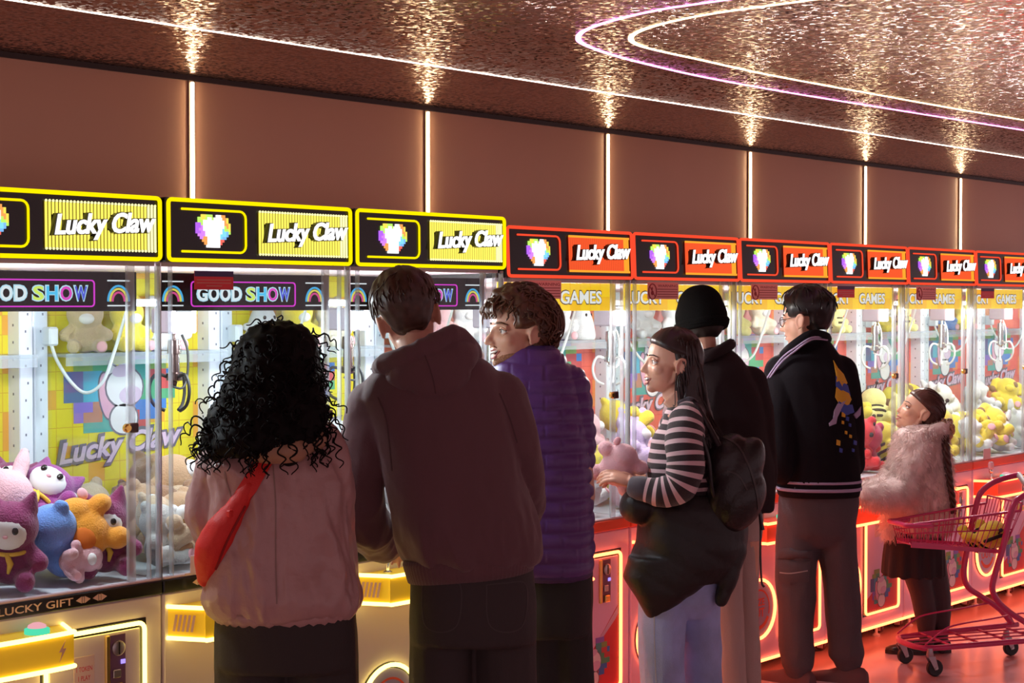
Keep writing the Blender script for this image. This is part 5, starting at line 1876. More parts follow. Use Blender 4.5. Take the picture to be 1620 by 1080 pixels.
# ---- man in the beanie
def beanie_man():
    fg = Fig(6.45, 'man in a black knitted beanie and black coat with pale beige trousers, seen from behind', 1155)
    fg.root['group'] = 'people playing the machines'
    h = 0.232
    M = frame(CF * cos(0.5) - CR * sin(0.5) - UPV * 0.12)
    c = fg.P(1106, 512)
    hand = (fg.P(1218, 768, 0.12), -UPV * 0.7 + CF * 0.6, CR, 1, 0.6)
    body, T = make_body(fg, (M, c, h), [(1128, 590, 0, 36), (1150, 690, 0, 48), (1162, 790, 0, 46), (1160, 850, 0, 42)],
        [[(1185, 610, 0, 16), (1205, 700, 0, 13), (1214, 750, 0.05, 11), (1218, 768, 0.12, 8)], [(1100, 610, 0, 16), (1098, 700, 0.0, 13), (1100, 750, 0.02, 11), (1104, 762, 0.08, 8)]],
        [[(1148, 850, 0, 28), (1150, 980, 0, 20), (1158, 1100, 0, 12)], [(1178, 850, 0.1, 26), (1178, 980, 0.1, 20), (1182, 1090, 0.1, 12)]], 0.005, False, (hand,))
    face_parts(fg, T, M, h)
    KN = mat('black chunky knit', (0.006, 0.006, 0.006), 0.95, spec=0.1, sheen=0.0, bump=0.4, bump_scale=180)
    def thick(d):
        cut = sstep(-0.50, -0.58, d.z + 0.12 * d.y)
        return (0.065 + 0.075 * sstep(0.4, 1.0, d.z)) * (1 - cut) - 0.10 * cut
    b = hair_shell(fg, 'beanie', KN, M, c, h, thick, rough=0.006, freq=(60, 2))
    b2 = MB().use(KN)
    for zz, kk in ((-0.46, 0.93), (-0.36, 0.97), (-0.27, 0.99)):
        ring = [c + M @ (Vector((cos(a) * 0.400 * kk, -0.07 + sin(a) * 0.482 * kk, 0.10 + 0.41 * zz - 0.05 * sin(a))) * h) for a in [2 * pi * i / 48 for i in range(48)]]
        b2.tube(ring, 0.012, 8, closed=True)
    place(b2, 'beanie_cuff', b, smooth=180)
    def th2(d):
        cut = sstep(-0.25, -0.15, d.z + 0.2 * d.y)
        nape = sstep(-0.80, -0.92, d.z)
        fr = sstep(-0.20, 0.0, d.y)
        k = max(cut * 0, nape, fr)
        return 0.03 * (1 - k) - 0.06 * k
    hair_shell(fg, 'hair', mat('black short hair', (0.014, 0.010, 0.009), 0.5), M, c, h, th2, rough=0.02)
    CO = mat('black wool coat', (0.026, 0.016, 0.018), 0.9, sheen=0.0, spec=0.2, bump=0.15, bump_scale=250)
    b = MB()
    fg.rows(b, [(548, 1090, 1150, 0.075), (562, 1082, 1166, 0.10), (582, 1076, 1182, 0.125), (610, 1072, 1198, 0.145), (660, 1080, 1212, 0.15), (720, 1096, 1220, 0.155), (780, 1106, 1224, 0.155), (806, 1112, 1222, 0.145)], 32)
    fg.limb(b, [(1188, 605, 0, 26), (1204, 680, -0.01, 23), (1209, 740, 0.02, 20), (1214, 762, 0.08, 15)])
    fg.limb(b, [(1100, 605, 0, 24), (1098, 690, 0.0, 20), (1102, 750, 0.05, 15)])
    cj = fuse(b, 'coat', CO, fg.root, 0.008, 4, folds(0.006, 8, 4, 6.0, tilt=0.5))
    b = MB().use(CO)
    b.tube(smooth_path([fg.P(1092, 552, -0.04), fg.P(1104, 566, -0.10), fg.P(1128, 560, -0.12), fg.P(1150, 548, -0.07), fg.P(1156, 544, 0)], 5), 0.022, 10)
    place(b, 'collar', cj, smooth=60)
    b = MB()
    fg.rows(b, [(795, 1122, 1206, 0.12), (850, 1124, 1204, 0.13)], 26)
    fg.limb(b, [(1148, 850, 0, 27), (1150, 960, 0, 25), (1160, 1098, 0, 24)])
    fg.limb(b, [(1178, 850, 0.1, 24), (1179, 960, 0.1, 22), (1184, 1090, 0.1, 21)])
    fuse(b, 'trousers', mat('beige cotton trousers', (0.50, 0.38, 0.34), 0.8, bump=0.2, bump_scale=220), fg.root, 0.008, 4, folds(0.005, 10, 4, 2.0, tilt=0.3))
    for px, dz in ((1158, 0.0), (1184, 0.1)):
        shoe(fg, 'shoe', px, dz - 0.05, CF - CR * 0.2, 0.28, mat('black trainer', (0.03, 0.03, 0.03), 0.5))
beanie_man()

# ---- man in the varsity jacket
def jacket_man():
    fg = Fig(7.03, 'man with glasses in a black embroidered jacket and grey cargo trousers', 1295)
    fg.root['group'] = 'people playing the machines'
    h = 0.242
    M = frame(-CR * cos(0.62) + CF * sin(0.62) - UPV * 0.10)
    c = fg.P(1273, 505)
    body, T = make_body(fg, (M, c, h), [(1285, 580, 0, 34), (1288, 660, 0, 48), (1290, 740, 0, 46), (1294, 810, 0, 44)],
        [[(1230, 585, 0, 16), (1226, 670, -0.10, 13), (1226, 730, -0.13, 12), (1236, 750, -0.06, 10)], [(1335, 590, 0, 16), (1350, 670, 0, 13), (1345, 725, 0.06, 12), (1330, 745, 0.22, 10)]],
        [[(1268, 815, 0, 22), (1262, 940, 0, 18), (1262, 1055, 0, 12)], [(1320, 815, 0, 22), (1330, 940, 0.02, 18), (1338, 1045, 0.05, 12)]], 0.0046, False,
        [(fg.P(1236, 750, -0.06), CR * 0.6 + CF * 0.5 - UPV * 0.2, UPV, -1, 0.7), (fg.P(1330, 745, 0.22), CF - CR * 0.3 - UPV * 0.2, UPV, 1, 0.7)])
    BH = mat('black straight hair', (0.010, 0.007, 0.007), 0.35, noise_scale=50, noise_amt=0.2)
    face_parts(fg, T, M, h, brow=BH)
    def thick(d):
        front = sstep(0.42, 0.62, d.y - 0.40 * max(0, d.z - 0.25))
        nape = sstep(-0.70, -0.86, d.z)
        side = sstep(-0.02, -0.22, d.z) * sstep(-0.55, -0.30, d.y)
        k = max(front, nape, side)
        t = 0.03 + 0.085 * sstep(-0.35, 0.5, d.z)
        return t * (1 - k) - 0.06 * k
    hs = hair_shell(fg, 'hair', BH, M, c, h, thick, rough=0.02, freq=(14, 2))
    locks(fg, 'locks', BH, M, c, h, scatter_dirs(260, lambda v: v.z > 0.35 and v.y < 0.5, 24), lambda d: (d.x * 0.6, -0.35 if d.y < 0.2 else 0.7, -0.7), 0.18, 0.0028, hs, 7, 0.03, lift=0.085, seed=23)
    gl = MB().use(mat('thin dark spectacle frame', (0.05, 0.03, 0.03), 0.3, 0.6))
    for s in (-1, 1):
        ring = [T((s * 0.155 + 0.11 * cos(t), 0.385 - 0.03 * abs(s * 0.155 + 0.11 * cos(t)) * 4, -0.01 + 0.085 * sin(t))) for t in [2 * pi * i / 20 for i in range(20)]]
        gl.tube(ring, 0.0016, 6, closed=True)
        gl.tube([T((s * 0.265, 0.35, 0.02)), T((s * 0.335, 0.10, 0.035)), T((s * 0.355, -0.06, 0.04))], 0.0016, 6)
    gl.tube([T((-0.05, 0.39, 0.0)), T((0, 0.40, 0.012)), T((0.05, 0.39, 0.0))], 0.0016, 6)
    go = place(gl, 'glasses', fg.root, smooth=60)
    lens = MB().use(glass('spectacle lens'))
    for s in (-1, 1):
        lens.add([T((s * 0.155 + 0.11 * cos(t), 0.384 - 0.03 * abs(s * 0.155 + 0.11 * cos(t)) * 4, -0.01 + 0.085 * sin(t))) for t in [2 * pi * i / 20 for i in range(20)]], [tuple(range(20))])
    place(lens, 'lens', go, smooth=60)
    # jacket
    VJ = mat('black wool jacket', (0.010, 0.008, 0.011), 0.9, sheen=0.0, spec=0.15, bump=0.15, bump_scale=260)
    b = MB()
    fg.rows(b, [(534, 1262, 1306, 0.075), (548, 1246, 1316, 0.09), (566, 1232, 1330, 0.115), (592, 1222, 1344, 0.14), (640, 1222, 1350, 0.145), (700, 1222, 1354, 0.15), (740, 1224, 1358, 0.152), (764, 1228, 1360, 0.15)], 34)
    fg.limb(b, [(1236, 586, 0, 26), (1232, 650, -0.07, 25), (1232, 706, -0.11, 24), (1234, 740, -0.12, 20), (1240, 750, -0.08, 15)])
    fg.limb(b, [(1328, 590, 0, 28), (1340, 650, -0.01, 25), (1343, 705, 0.01, 24), (1345, 735, 0.05, 22), (1334, 744, 0.16, 15)])
    vj = fuse(b, 'jacket', VJ, fg.root, 0.0075, 4, folds(0.005, 8, 4, 12.0, tilt=0.5))
    LIL = mat('lilac knit stripe', (0.42, 0.34, 0.52), 0.8)
    b = MB().use(VJ)
    fg.rows(b, [(756, 1226, 1361, 0.153), (770, 1228, 1361, 0.153), (783, 1232, 1358, 0.145)], 36)
    hm = place(b, 'ribbed_hem', vj, smooth=180)
    for y0, y1 in ((757, 761), (768, 773)):
        b = MB().use(LIL)
        fg.rows(b, [(y0, 1225, 1362, 0.1555), (y1, 1226, 1362, 0.1555)], 36)
        place(b, 'stripe', hm, smooth=180)
    b = MB().use(VJ).tube(smooth_path([fg.P(1240, 562, -0.02), fg.P(1254, 548, -0.10), fg.P(1282, 530, -0.12), fg.P(1304, 532, -0.06), fg.P(1308, 536, 0.0)], 5), 0.022, 10)
    cl = place(b, 'collar', vj, smooth=180)
    b = MB().use(LIL)
    for o_, z_ in ((0.0, 0), (0.0, 6)):
        b.tube(smooth_path([fg.P(1212, 600 + z_, -0.05), fg.P(1236, 567 + z_, -0.10), fg.P(1258, 550 + z_ * 0.8, -0.135), fg.P(1284, 534 + z_ * 0.5, -0.147), fg.P(1309, 534 + z_ * 0.6, -0.07)], 6), 0.004, 6)
    place(b, 'stripe', cl, smooth=180)
    # embroidered appliqué: plain shapes in the colours of the back design
    bv = surface_of([vj])
    Y_, B_ = mat('golden embroidery', (0.75, 0.42, 0.03), 0.7), mat('blue embroidery', (0.05, 0.09, 0.42), 0.7)
    shapes = [(Y_, [(1318, 570), (1325, 582), (1334, 592), (1340, 606), (1332, 612), (1323, 604), (1322, 590)], 0.003),
              (B_, [(1322, 594), (1332, 600), (1341, 610), (1345, 626), (1340, 632), (1328, 626), (1322, 610)], 0.0022),
              (Y_, [(1323, 612), (1334, 618), (1342, 622), (1346, 632), (1340, 644), (1328, 640), (1321, 628)], 0.004),
              (B_, [(1326, 634), (1337, 640), (1347, 640), (1350, 652), (1338, 657), (1326, 648)], 0.005),
              (LIL, [(1332, 636), (1338, 632), (1330, 648), (1324, 660), (1322, 670), (1312, 674), (1311, 669), (1317, 666), (1319, 650), (1325, 638)], 0.0055),
              (LIL, [(1356, 650), (1361, 643), (1360, 656), (1354, 662), (1350, 656)], 0.0055)]
    for i, (x, y, s) in enumerate([(1334, 655, 5), (1340, 662, 4), (1333, 668, 3), (1344, 672, 3), (1326, 700, 5), (1330, 712, 4), (1345, 690, 3), (1352, 700, 4), (1338, 684, 3), (1349, 712, 3)]):
        shapes.append((Y_ if i % 2 == 0 else B_, [(x - s * 0.5, y - s), (x + s * 0.6, y - s * 0.6), (x + s * 0.5, y + s), (x - s * 0.6, y + s * 0.7)], 0.004))
    for m_, poly, lift in shapes:
        b = MB().use(m_)
        patch(b, bv, poly, lift)
        if b.v:
            place(b, 'embroidered_patch', vj, smooth=60)
    # cargo trousers
    CG = mat('mauve grey cargo cotton', (0.085, 0.060, 0.070), 0.8, bump=0.2, bump_scale=220)
    b = MB()
    fg.rows(b, [(768, 1236, 1356, 0.125), (810, 1233, 1355, 0.13), (840, 1236, 1352, 0.115), (862, 1250, 1338, 0.07)], 30)
    fg.limb(b, [(1264, 800, 0, 31), (1261, 850, 0, 33), (1259, 930, 0, 31), (1260, 1010, 0, 27), (1262, 1050, 0, 25), (1262, 1058, 0, 20)])
    fg.limb(b, [(1323, 800, 0, 31), (1324, 850, 0, 32), (1330, 930, 0.02, 29), (1336, 1000, 0.05, 28), (1340, 1032, 0.05, 29), (1341, 1044, 0.05, 22)])
    ct = fuse(b, 'cargo_trousers', CG, fg.root, 0.0075, 14, folds(0.006, 9, 4.5, 22.0, tilt=0.4))
    bt = surface_of([ct])
    for poly in ([(1232, 868), (1250, 866), (1284, 870), (1284, 884), (1250, 884), (1230, 884)], [(1232, 884), (1250, 886), (1281, 886), (1278, 920), (1250, 924), (1234, 918)]):
        b = MB().use(CG)
        patch(b, bt, poly, 0.008)
        place(b, 'cargo_pocket', ct, smooth=40)
    b = MB().use(mat('grey zip', (0.35, 0.30, 0.30), 0.4))
    strap(b, bt, [(1236, 905), (1252, 906), (1276, 902)], 0.8, 0.010, 0.004)
    place(b, 'pocket_zip', ct)
    S1, S2 = mat('maroon suede trainer', (0.14, 0.055, 0.06), 0.7), mat('pale trainer sole', (0.62, 0.45, 0.45), 0.5)
    shoe(fg, 'shoe', 1268, -0.03, -CR * 0.75 + CF * 0.66, 0.29, S1, S2)
    shoe(fg, 'shoe', 1352, 0.0, -CR * 0.85 + CF * 0.45, 0.29, S1, S2)
jacket_man()

# ---- girl in the fur coat
def fur_girl():
    fg = Fig(7.74, 'girl in a pale pink fur coat and black skirt, looking up to the left', 1465, cat='person')
    fg.root['group'] = 'people playing the machines'
    h = 0.215
    M = frame(-CR * cos(0.04) + CF * sin(0.04) + UPV * 0.40)
    c = fg.P(1453, 651)
    body, T = make_body(fg, (M, c, h), [(1462, 710, 0, 26), (1458, 770, 0, 36), (1455, 830, 0, 34), (1450, 870, 0, 34)],
        [[(1450, 705, -0.08, 13), (1438, 770, -0.12, 11), (1400, 785, -0.21, 10), (1374, 784, -0.27, 8)], [(1448, 705, 0.08, 13), (1430, 765, 0.10, 11), (1398, 775, -0.06, 10), (1374, 776, -0.17, 8)]],
        [[(1442, 880, -0.03, 22), (1462, 960, -0.02, 14), (1466, 1026, -0.02, 8)], [(1470, 880, 0.03, 22), (1486, 960, 0.03, 15), (1488, 1024, 0.03, 8)]], 0.0038, True,
        [(fg.P(1374, 784, -0.27), -CR - UPV * 0.15, UPV, 1, 0.6), (fg.P(1374, 776, -0.17), -CR - UPV * 0.15, UPV, -1, 0.6)], 0.75, 0.45)
    BN = mat('dark chestnut hair', (0.075, 0.026, 0.019), 0.36, noise_scale=60, noise_amt=0.25)
    face_parts(fg, T, M, h, brow=BN, bt=0.6)
    def thick(d):
        k = max(sstep(-0.66, -0.82, d.z), sstep(0.14, -0.12, d.z - 0.42 * (d.y + 0.12)) * sstep(-0.44, -0.26, d.y))
        return 0.035 * (1 - k) - 0.06 * k
    hs = hair_shell(fg, 'hair', BN, M, c, h, thick, rough=0.008, freq=(26, 1.5))
    locks(fg, 'locks', BN, M, c, h, scatter_dirs(240, lambda v: v.y < 0.35 and v.z > -0.5 and (v.z > 0.15 or v.y < -0.3), 31), lambda d: (-d.x * 0.8, -1.0, -0.55), 0.36, 0.0016, hs, 8, 0.01, lift=0.035, seed=33)
    b = MB()
    P_ = [fg.P(1491, 672, -0.03), fg.P(1495, 690, -0.07), fg.P(1497, 712, -0.12), fg.P(1500, 740, -0.13), fg.P(1503, 765, -0.14), fg.P(1507, 790, -0.14), fg.P(1509, 812, -0.135)]
    path = smooth_path(P_, 8)
    b.use(BN)
    for ph in (0, 2 * pi / 3, 4 * pi / 3):
        pts = [p + (CR * cos(ph + i * 0.55) * 0.009 + CF * sin(ph + i * 0.55) * 0.007) for i, p in enumerate(path)]
        b.tube(pts, [0.013 * (1 - 0.55 * i / len(path)) for i in range(len(path))], 8)
    place(b, 'braid', hs, smooth=180)
    b = MB().use(mat('gold brown scrunchie', (0.50, 0.28, 0.14), 0.45, noise_scale=90, noise_amt=0.9, bump=0.6, bump_scale=120))
    rnd = random.Random(2)
    q0 = fg.P(1496, 680, -0.035)
    for i in range(34):
        v = Vector((rnd.gauss(0, 1), rnd.gauss(0, 1), rnd.gauss(0, 1.2))).normalized()
        b.ball(q0 + Vector((v.x * 0.032, v.y * 0.032, v.z * 0.052)), (0.016, 0.015, 0.018), 7)
    place(b, 'scrunchie', hs, smooth=180)
    # fur coat
    FUR = mat('pale pink long fur', (0.95, 0.74, 0.70), 0.8, sheen=0.4, noise_scale=14, noise_amt=0.12)
    b = MB()
    fg.rows(b, [(672, 1434, 1488, 0.075), (684, 1422, 1494, 0.09), (705, 1414, 1498, 0.115), (740, 1408, 1502, 0.135), (780, 1404, 1504, 0.145), (815, 1402, 1504, 0.145), (838, 1404, 1500, 0.135)], 30)
    fg.limb(b, [(1452, 704, -0.08, 25), (1440, 740, -0.11, 26), (1430, 770, -0.12, 25), (1400, 784, -0.21, 20), (1370, 784, -0.27, 15)])
    fg.limb(b, [(1440, 704, 0.08, 24), (1425, 745, 0.10, 24), (1398, 772, -0.06, 19), (1371, 776, -0.17, 14)])
    fg.limb(b, [(1412, 820, -0.05, 16), (1408, 842, -0.05, 12)])
    b.tube(smooth_path([fg.P(1428, 684, -0.02), fg.P(1440, 692, -0.09), fg.P(1468, 686, -0.11), fg.P(1490, 678, -0.06), fg.P(1492, 674, 0.02)], 5), 0.030, 10)
    co = fuse(b, 'fur_coat', FUR, fg.root, 0.008, 3, folds(0.006, 16, 12, 2.0))
    me = co.data
    off = parent_world(co)
    rnd = random.Random(8)
    b = MB().use(FUR)
    areas = np.array([p.area for p in me.polygons])
    pick = np.random.default_rng(4).choice(len(areas), 15000, p=areas / areas.sum())
    polys = me.polygons
    for i in pick:
        p = polys[int(i)]
        n_ = p.normal
        clump = Vector((noise.noise((p.center + off) * 22), noise.noise((p.center + off) * 22 + Vector((9, 0, 0))), noise.noise((p.center + off) * 22 + Vector((0, 9, 0)))))
        d = (n_ * 0.75 + Vector((0, 0, -0.75)) + clump * 1.0 + Vector((rnd.gauss(0, 0.2), rnd.gauss(0, 0.2), rnd.gauss(0, 0.2)))).normalized()
        q = p.center + off + Vector((rnd.uniform(-1, 1), rnd.uniform(-1, 1), rnd.uniform(-1, 1))) * 0.003
        L = rnd.uniform(0.014, 0.034)
        u = d.orthogonal().normalized() * 0.0011
        w = d.cross(u)
        m1 = q + d * L * 0.55
        tip = q + d * L + Vector((0, 0, -L * 0.25))
        b.add([q + u, q - u * 0.5 + w * 0.87, q - u * 0.5 - w * 0.87, m1 + u * 0.8, m1 - u * 0.4 + w * 0.7, m1 - u * 0.4 - w * 0.7, tip],
              [(0, 1, 4, 3), (1, 2, 5, 4), (2, 0, 3, 5), (3, 4, 6), (4, 5, 6), (5, 3, 6)])
    o = place(b, 'fur', co, smooth=180)
    tag(o, kind='stuff')
    b = MB()
    fg.rows(b, [(815, 1404, 1494, 0.12), (850, 1402, 1492, 0.128), (880, 1399, 1492, 0.135), (909, 1397, 1492, 0.138)], 40)
    def pl(co_, n_):
        a = math.atan2((co_ - fg.P(1446, 860)).dot(CF), (co_ - fg.P(1446, 860)).dot(CR))
        return 0.005 * sin(a * 14) * sstep(fg.P(1446, 835).z, fg.P(1446, 900).z, co_.z)
    fuse(b, 'skirt', mat('black wool skirt', (0.018, 0.013, 0.016), 0.8, bump=0.15, bump_scale=250), fg.root, 0.006, 2, pl)
    b = MB()
    for lg in ([(1446, 890, -0.03, 24), (1458, 935, -0.02, 19), (1464, 970, -0.02, 17.5), (1466, 1005, -0.02, 12), (1466, 1026, -0.02, 10)], [(1474, 890, 0.03, 23), (1484, 935, 0.03, 19), (1487, 970, 0.03, 17.5), (1488, 1005, 0.03, 12), (1489, 1024, 0.03, 10)]):
        fg.limb(b, lg, 6, 16)
    fuse(b, 'tights', mat('dark grey tights', (0.050, 0.032, 0.036), 0.6), fg.root, 0.005, 4)
    SH = mat('black patent shoe', (0.014, 0.011, 0.012), 0.3)
    shoe(fg, 'shoe', 1460, -0.02, -CR * 0.95 + CF * 0.2, 0.21, SH)
    shoe(fg, 'shoe', 1490, 0.03, -CR * 0.8 - CF * 0.05, 0.21, SH)
fur_girl()
# ------------------------------------------------------------ plush toys
def fur_mat(name, c):
    return mat(name + ' plush', c, 0.85, sheen=0.35, noise_scale=18, noise_amt=0.10, bump=0.5, bump_scale=220)

PC = dict(plum=(0.22, 0.012, 0.10), purple=(0.30, 0.04, 0.25), blue=(0.16, 0.36, 0.85), orange=(0.90, 0.36, 0.02), pink=(0.85, 0.50, 0.55),
          white=(0.82, 0.84, 0.86), tan=(0.50, 0.31, 0.17), brown=(0.27, 0.145, 0.075), beige=(0.60, 0.45, 0.30), yellow=(0.90, 0.72, 0.06),
          red=(0.78, 0.03, 0.04), crimson=(0.60, 0.02, 0.10), grey=(0.48, 0.48, 0.46), cream=(0.85, 0.76, 0.60), lilac=(0.62, 0.50, 0.78), lemon=(0.92, 0.86, 0.35))
FACE_W = mat('white plush face', (0.85, 0.84, 0.84), 0.8)
BEAD = mat('black bead eye', (0.012, 0.01, 0.01), 0.12)
PINKFELT = mat('pink felt', (0.85, 0.45, 0.50), 0.8)
BLACKFELT = mat('black felt', (0.03, 0.022, 0.02), 0.85)
GOLDTRIM = mat('golden trim', (0.85, 0.55, 0.05), 0.6)
BROWNFELT = mat('brown felt', (0.28, 0.17, 0.08), 0.85)
PROTO = {}

def toy_proto(kind, col):
    if (kind, col) in PROTO:
        return PROTO[(kind, col)]
    m = fur_mat(col, PC[col])
    root = thing('plush_' + {'fox': 'fox', 'bear': 'bear', 'star': 'bear', 'bee': 'bee', 'ladybird': 'ladybird', 'dog': 'dog', 'bunny': 'rabbit', 'ghost': 'ghost'}[kind], 'x', 'plush toy')
    b = MB()
    hz, hr = 0.150, 0.066
    if kind == 'ghost':
        b.lathe([(0.075, 0.0), (0.082, 0.02), (0.070, 0.09), (0.050, 0.15), (0.022, 0.195), (0.004, 0.205)], 20)
        b.ball((-0.075, 0, 0.09), (0.03, 0.02, 0.02), 10).ball((0.075, 0, 0.09), (0.03, 0.02, 0.02), 10)
        hz, hr = 0.125, 0.060
    elif kind == 'star':
        b.ball((0, 0, 0.085), (0.070, 0.045, 0.070), 18)
        for sx in (-1, 1):
            b.ball((sx * 0.075, 0, 0.135), (0.036, 0.032, 0.030), 12).ball((sx * 0.070, 0, 0.030), (0.036, 0.034, 0.032), 12)
        b.ball((0, -0.005, 0.15), (0.055, 0.045, 0.045), 14)
        hz, hr = 0.155, 0.052
    else:
        b.ball((0, 0, 0.062), (0.058, 0.050, 0.064), 18)
        b.ball((0, -0.006, hz), (hr * 1.08, hr * 0.95, hr), 20)
        for sx in (-1, 1):
            b.tube([(sx * 0.045, -0.01, 0.095), (sx * 0.078, -0.035, 0.070)], [0.021, 0.024], 10).ball((sx * 0.080, -0.037, 0.068), 0.025, 10)
            b.tube([(sx * 0.034, -0.01, 0.030), (sx * 0.052, -0.070, 0.024)], [0.026, 0.027], 10).ball((sx * 0.052, -0.076, 0.025), (0.027, 0.022, 0.028), 10)
            if kind == 'fox':
                b.tube([(sx * 0.040, 0.0, hz + 0.045), (sx * 0.058, 0.0, hz + 0.095)], [0.030, 0.006], 10)
            elif kind in ('bear', 'ladybird'):
                b.ball((sx * 0.052, 0.0, hz + 0.050), (0.024, 0.015, 0.024), 12)
            elif kind == 'bunny':
                b.tube([(sx * 0.030, 0, hz + 0.05), (sx * 0.042, 0.005, hz + 0.10), (sx * 0.050, 0.012, hz + 0.145)], [0.020, 0.022, 0.010], 10)
            elif kind == 'dog':
                b.tube([(sx * 0.052, 0, hz + 0.045), (sx * 0.080, -0.004, hz + 0.025), (sx * 0.090, -0.006, hz - 0.025)], [0.020, 0.025, 0.018], 10)
    fuse(b, 'body', m, root, 0.0065, 4)
    fy = -hr * 0.86
    def part(nm, mm, fn):
        q = MB().use(mm)
        fn(q)
        place(q, nm, root, smooth=180)
    if kind == 'fox':
        part('face', FACE_W, lambda q: q.ball((0, -0.040, hz - 0.006), (0.052, 0.032, 0.046), 16))
        part('collar', GOLDTRIM, lambda q: q.tube([(0.052 * cos(t), -0.004 + 0.048 * sin(t), 0.098 - 0.01 * abs(sin(t))) for t in [2 * pi * i / 20 for i in range(20)]], 0.0055, 6, closed=True))
        part('tie', GOLDTRIM, lambda q: q.tube([(0.0, -0.052, 0.092), (0.012, -0.057, 0.065), (0.006, -0.054, 0.040)], [0.006, 0.009, 0.004], 6))
        fy = -0.070
    elif kind in ('bear', 'dog'):
        part('muzzle', FACE_W if kind == 'bear' else m, lambda q: q.ball((0, -0.058, hz - 0.018), (0.030, 0.022, 0.022), 12))
        if kind == 'dog':
            part('eye_spot', BROWNFELT, lambda q: q.ball((0.030, -0.050, hz + 0.014), (0.022, 0.016, 0.022), 12))
            part('ear_tip', BROWNFELT, lambda q: q.ball((-0.090, -0.006, hz - 0.022), (0.021, 0.020, 0.022), 12))
        part('foot_pad', PINKFELT, lambda q: q.ball((0.052, -0.093, 0.025), (0.020, 0.006, 0.021), 12))
    elif kind == 'star':
        part('back_patch', mat('deep orange felt', (0.72, 0.17, 0.01), 0.85), lambda q: q.ball((0.01, 0.036, 0.075), (0.030, 0.014, 0.034), 12))
        part('ear', PINKFELT, lambda q: q.ball((-0.052, -0.006, 0.185), (0.014, 0.010, 0.018), 10))
    elif kind == 'bee':
        for k, (z, r_) in enumerate(((0.035, 0.056), (0.068, 0.060), (0.100, 0.050))):
            part('stripe', BLACKFELT, lambda q, z=z, r_=r_: q.tube([(r_ * cos(t), r_ * 0.86 * sin(t), z) for t in [2 * pi * i / 22 for i in range(22)]], 0.0075, 6, closed=True))
        part('head_stripe', BLACKFELT, lambda q: q.tube([(hr * 1.08 * cos(t), 0.012, hz + hr * sin(t)) for t in [0.15 + 2.84 * i / 16 for i in range(17)]], 0.0080, 6))
        part('wing', FACE_W, lambda q: q.ball((0.045, 0.050, 0.105), (0.038, 0.008, 0.026), 12))
        part('wing', FACE_W, lambda q: q.ball((-0.045, 0.050, 0.105), (0.038, 0.008, 0.026), 12))
        part('antenna', BLACKFELT, lambda q: q.tube([(0.02, 0, hz + 0.06), (0.035, -0.01, hz + 0.10)], 0.004, 6).ball((0.036, -0.01, hz + 0.103), 0.010, 8))
    elif kind == 'ladybird':
        rnd = random.Random(3)
        for k in range(9):
            a, z = k * 0.75, 0.045 + 0.022 * (k % 3)
            part('spot', BLACKFELT, lambda q, a=a, z=z: q.ball((0.050 * cos(a), 0.044 * sin(a), z), (0.013, 0.013, 0.013), 8))
        for k in range(7):
            a, z = 0.3 + k * 0.9, hz + 0.035 * (k % 2) + 0.005
            part('spot', BLACKFELT, lambda q, a=a, z=z: q.ball((hr * 0.97 * cos(a) * (0.9 if z > hz + 0.02 else 1), hr * 0.85 * sin(a) * (0.9 if z > hz + 0.02 else 1), z), (0.011, 0.011, 0.011), 8))
    if kind not in ('star',):
        for sx in (-1, 1):
            part('eye', BEAD, lambda q, sx=sx: q.ball((sx * 0.024, fy * (1.0 if kind != 'ghost' else 0.95), hz + 0.004), (0.0085, 0.006, 0.010), 10))
        part('nose', PINKFELT if kind in ('fox', 'bunny') else BLACKFELT, lambda q: q.ball((0, fy - (0.016 if kind in ('bear', 'dog') else 0.002), hz - 0.012), (0.007, 0.005, 0.005), 8))
    PROTO[(kind, col)] = [root, False]
    return PROTO[(kind, col)]

def toy(kind, col, loc, rx, ry, rz, label, group, s=1.0):
    p = toy_proto(kind, col)
    if not p[1]:
        r = p[0]
        p[1] = True
    else:
        r = copy_tree(p[0])
    r.location = loc
    r.rotation_euler = (rx, ry, rz)
    r.scale = (s, s, s)
    tag(r, label, 'plush toy', group)
    return r

M_NAME = ['first yellow machine', 'second yellow machine', 'third yellow machine', 'first red machine', 'second red machine', 'third red machine', 'fourth red machine', 'fifth red machine', 'sixth red machine', 'seventh red machine']
KNAME = {'fox': 'hooded fox', 'bear': 'bear', 'star': 'bear', 'bee': 'bee', 'ladybird': 'ladybird', 'dog': 'dog', 'bunny': 'rabbit', 'ghost': 'ghost'}

def spot(px, py, y):
    return at_y(px, py, FRONT_Y + y)

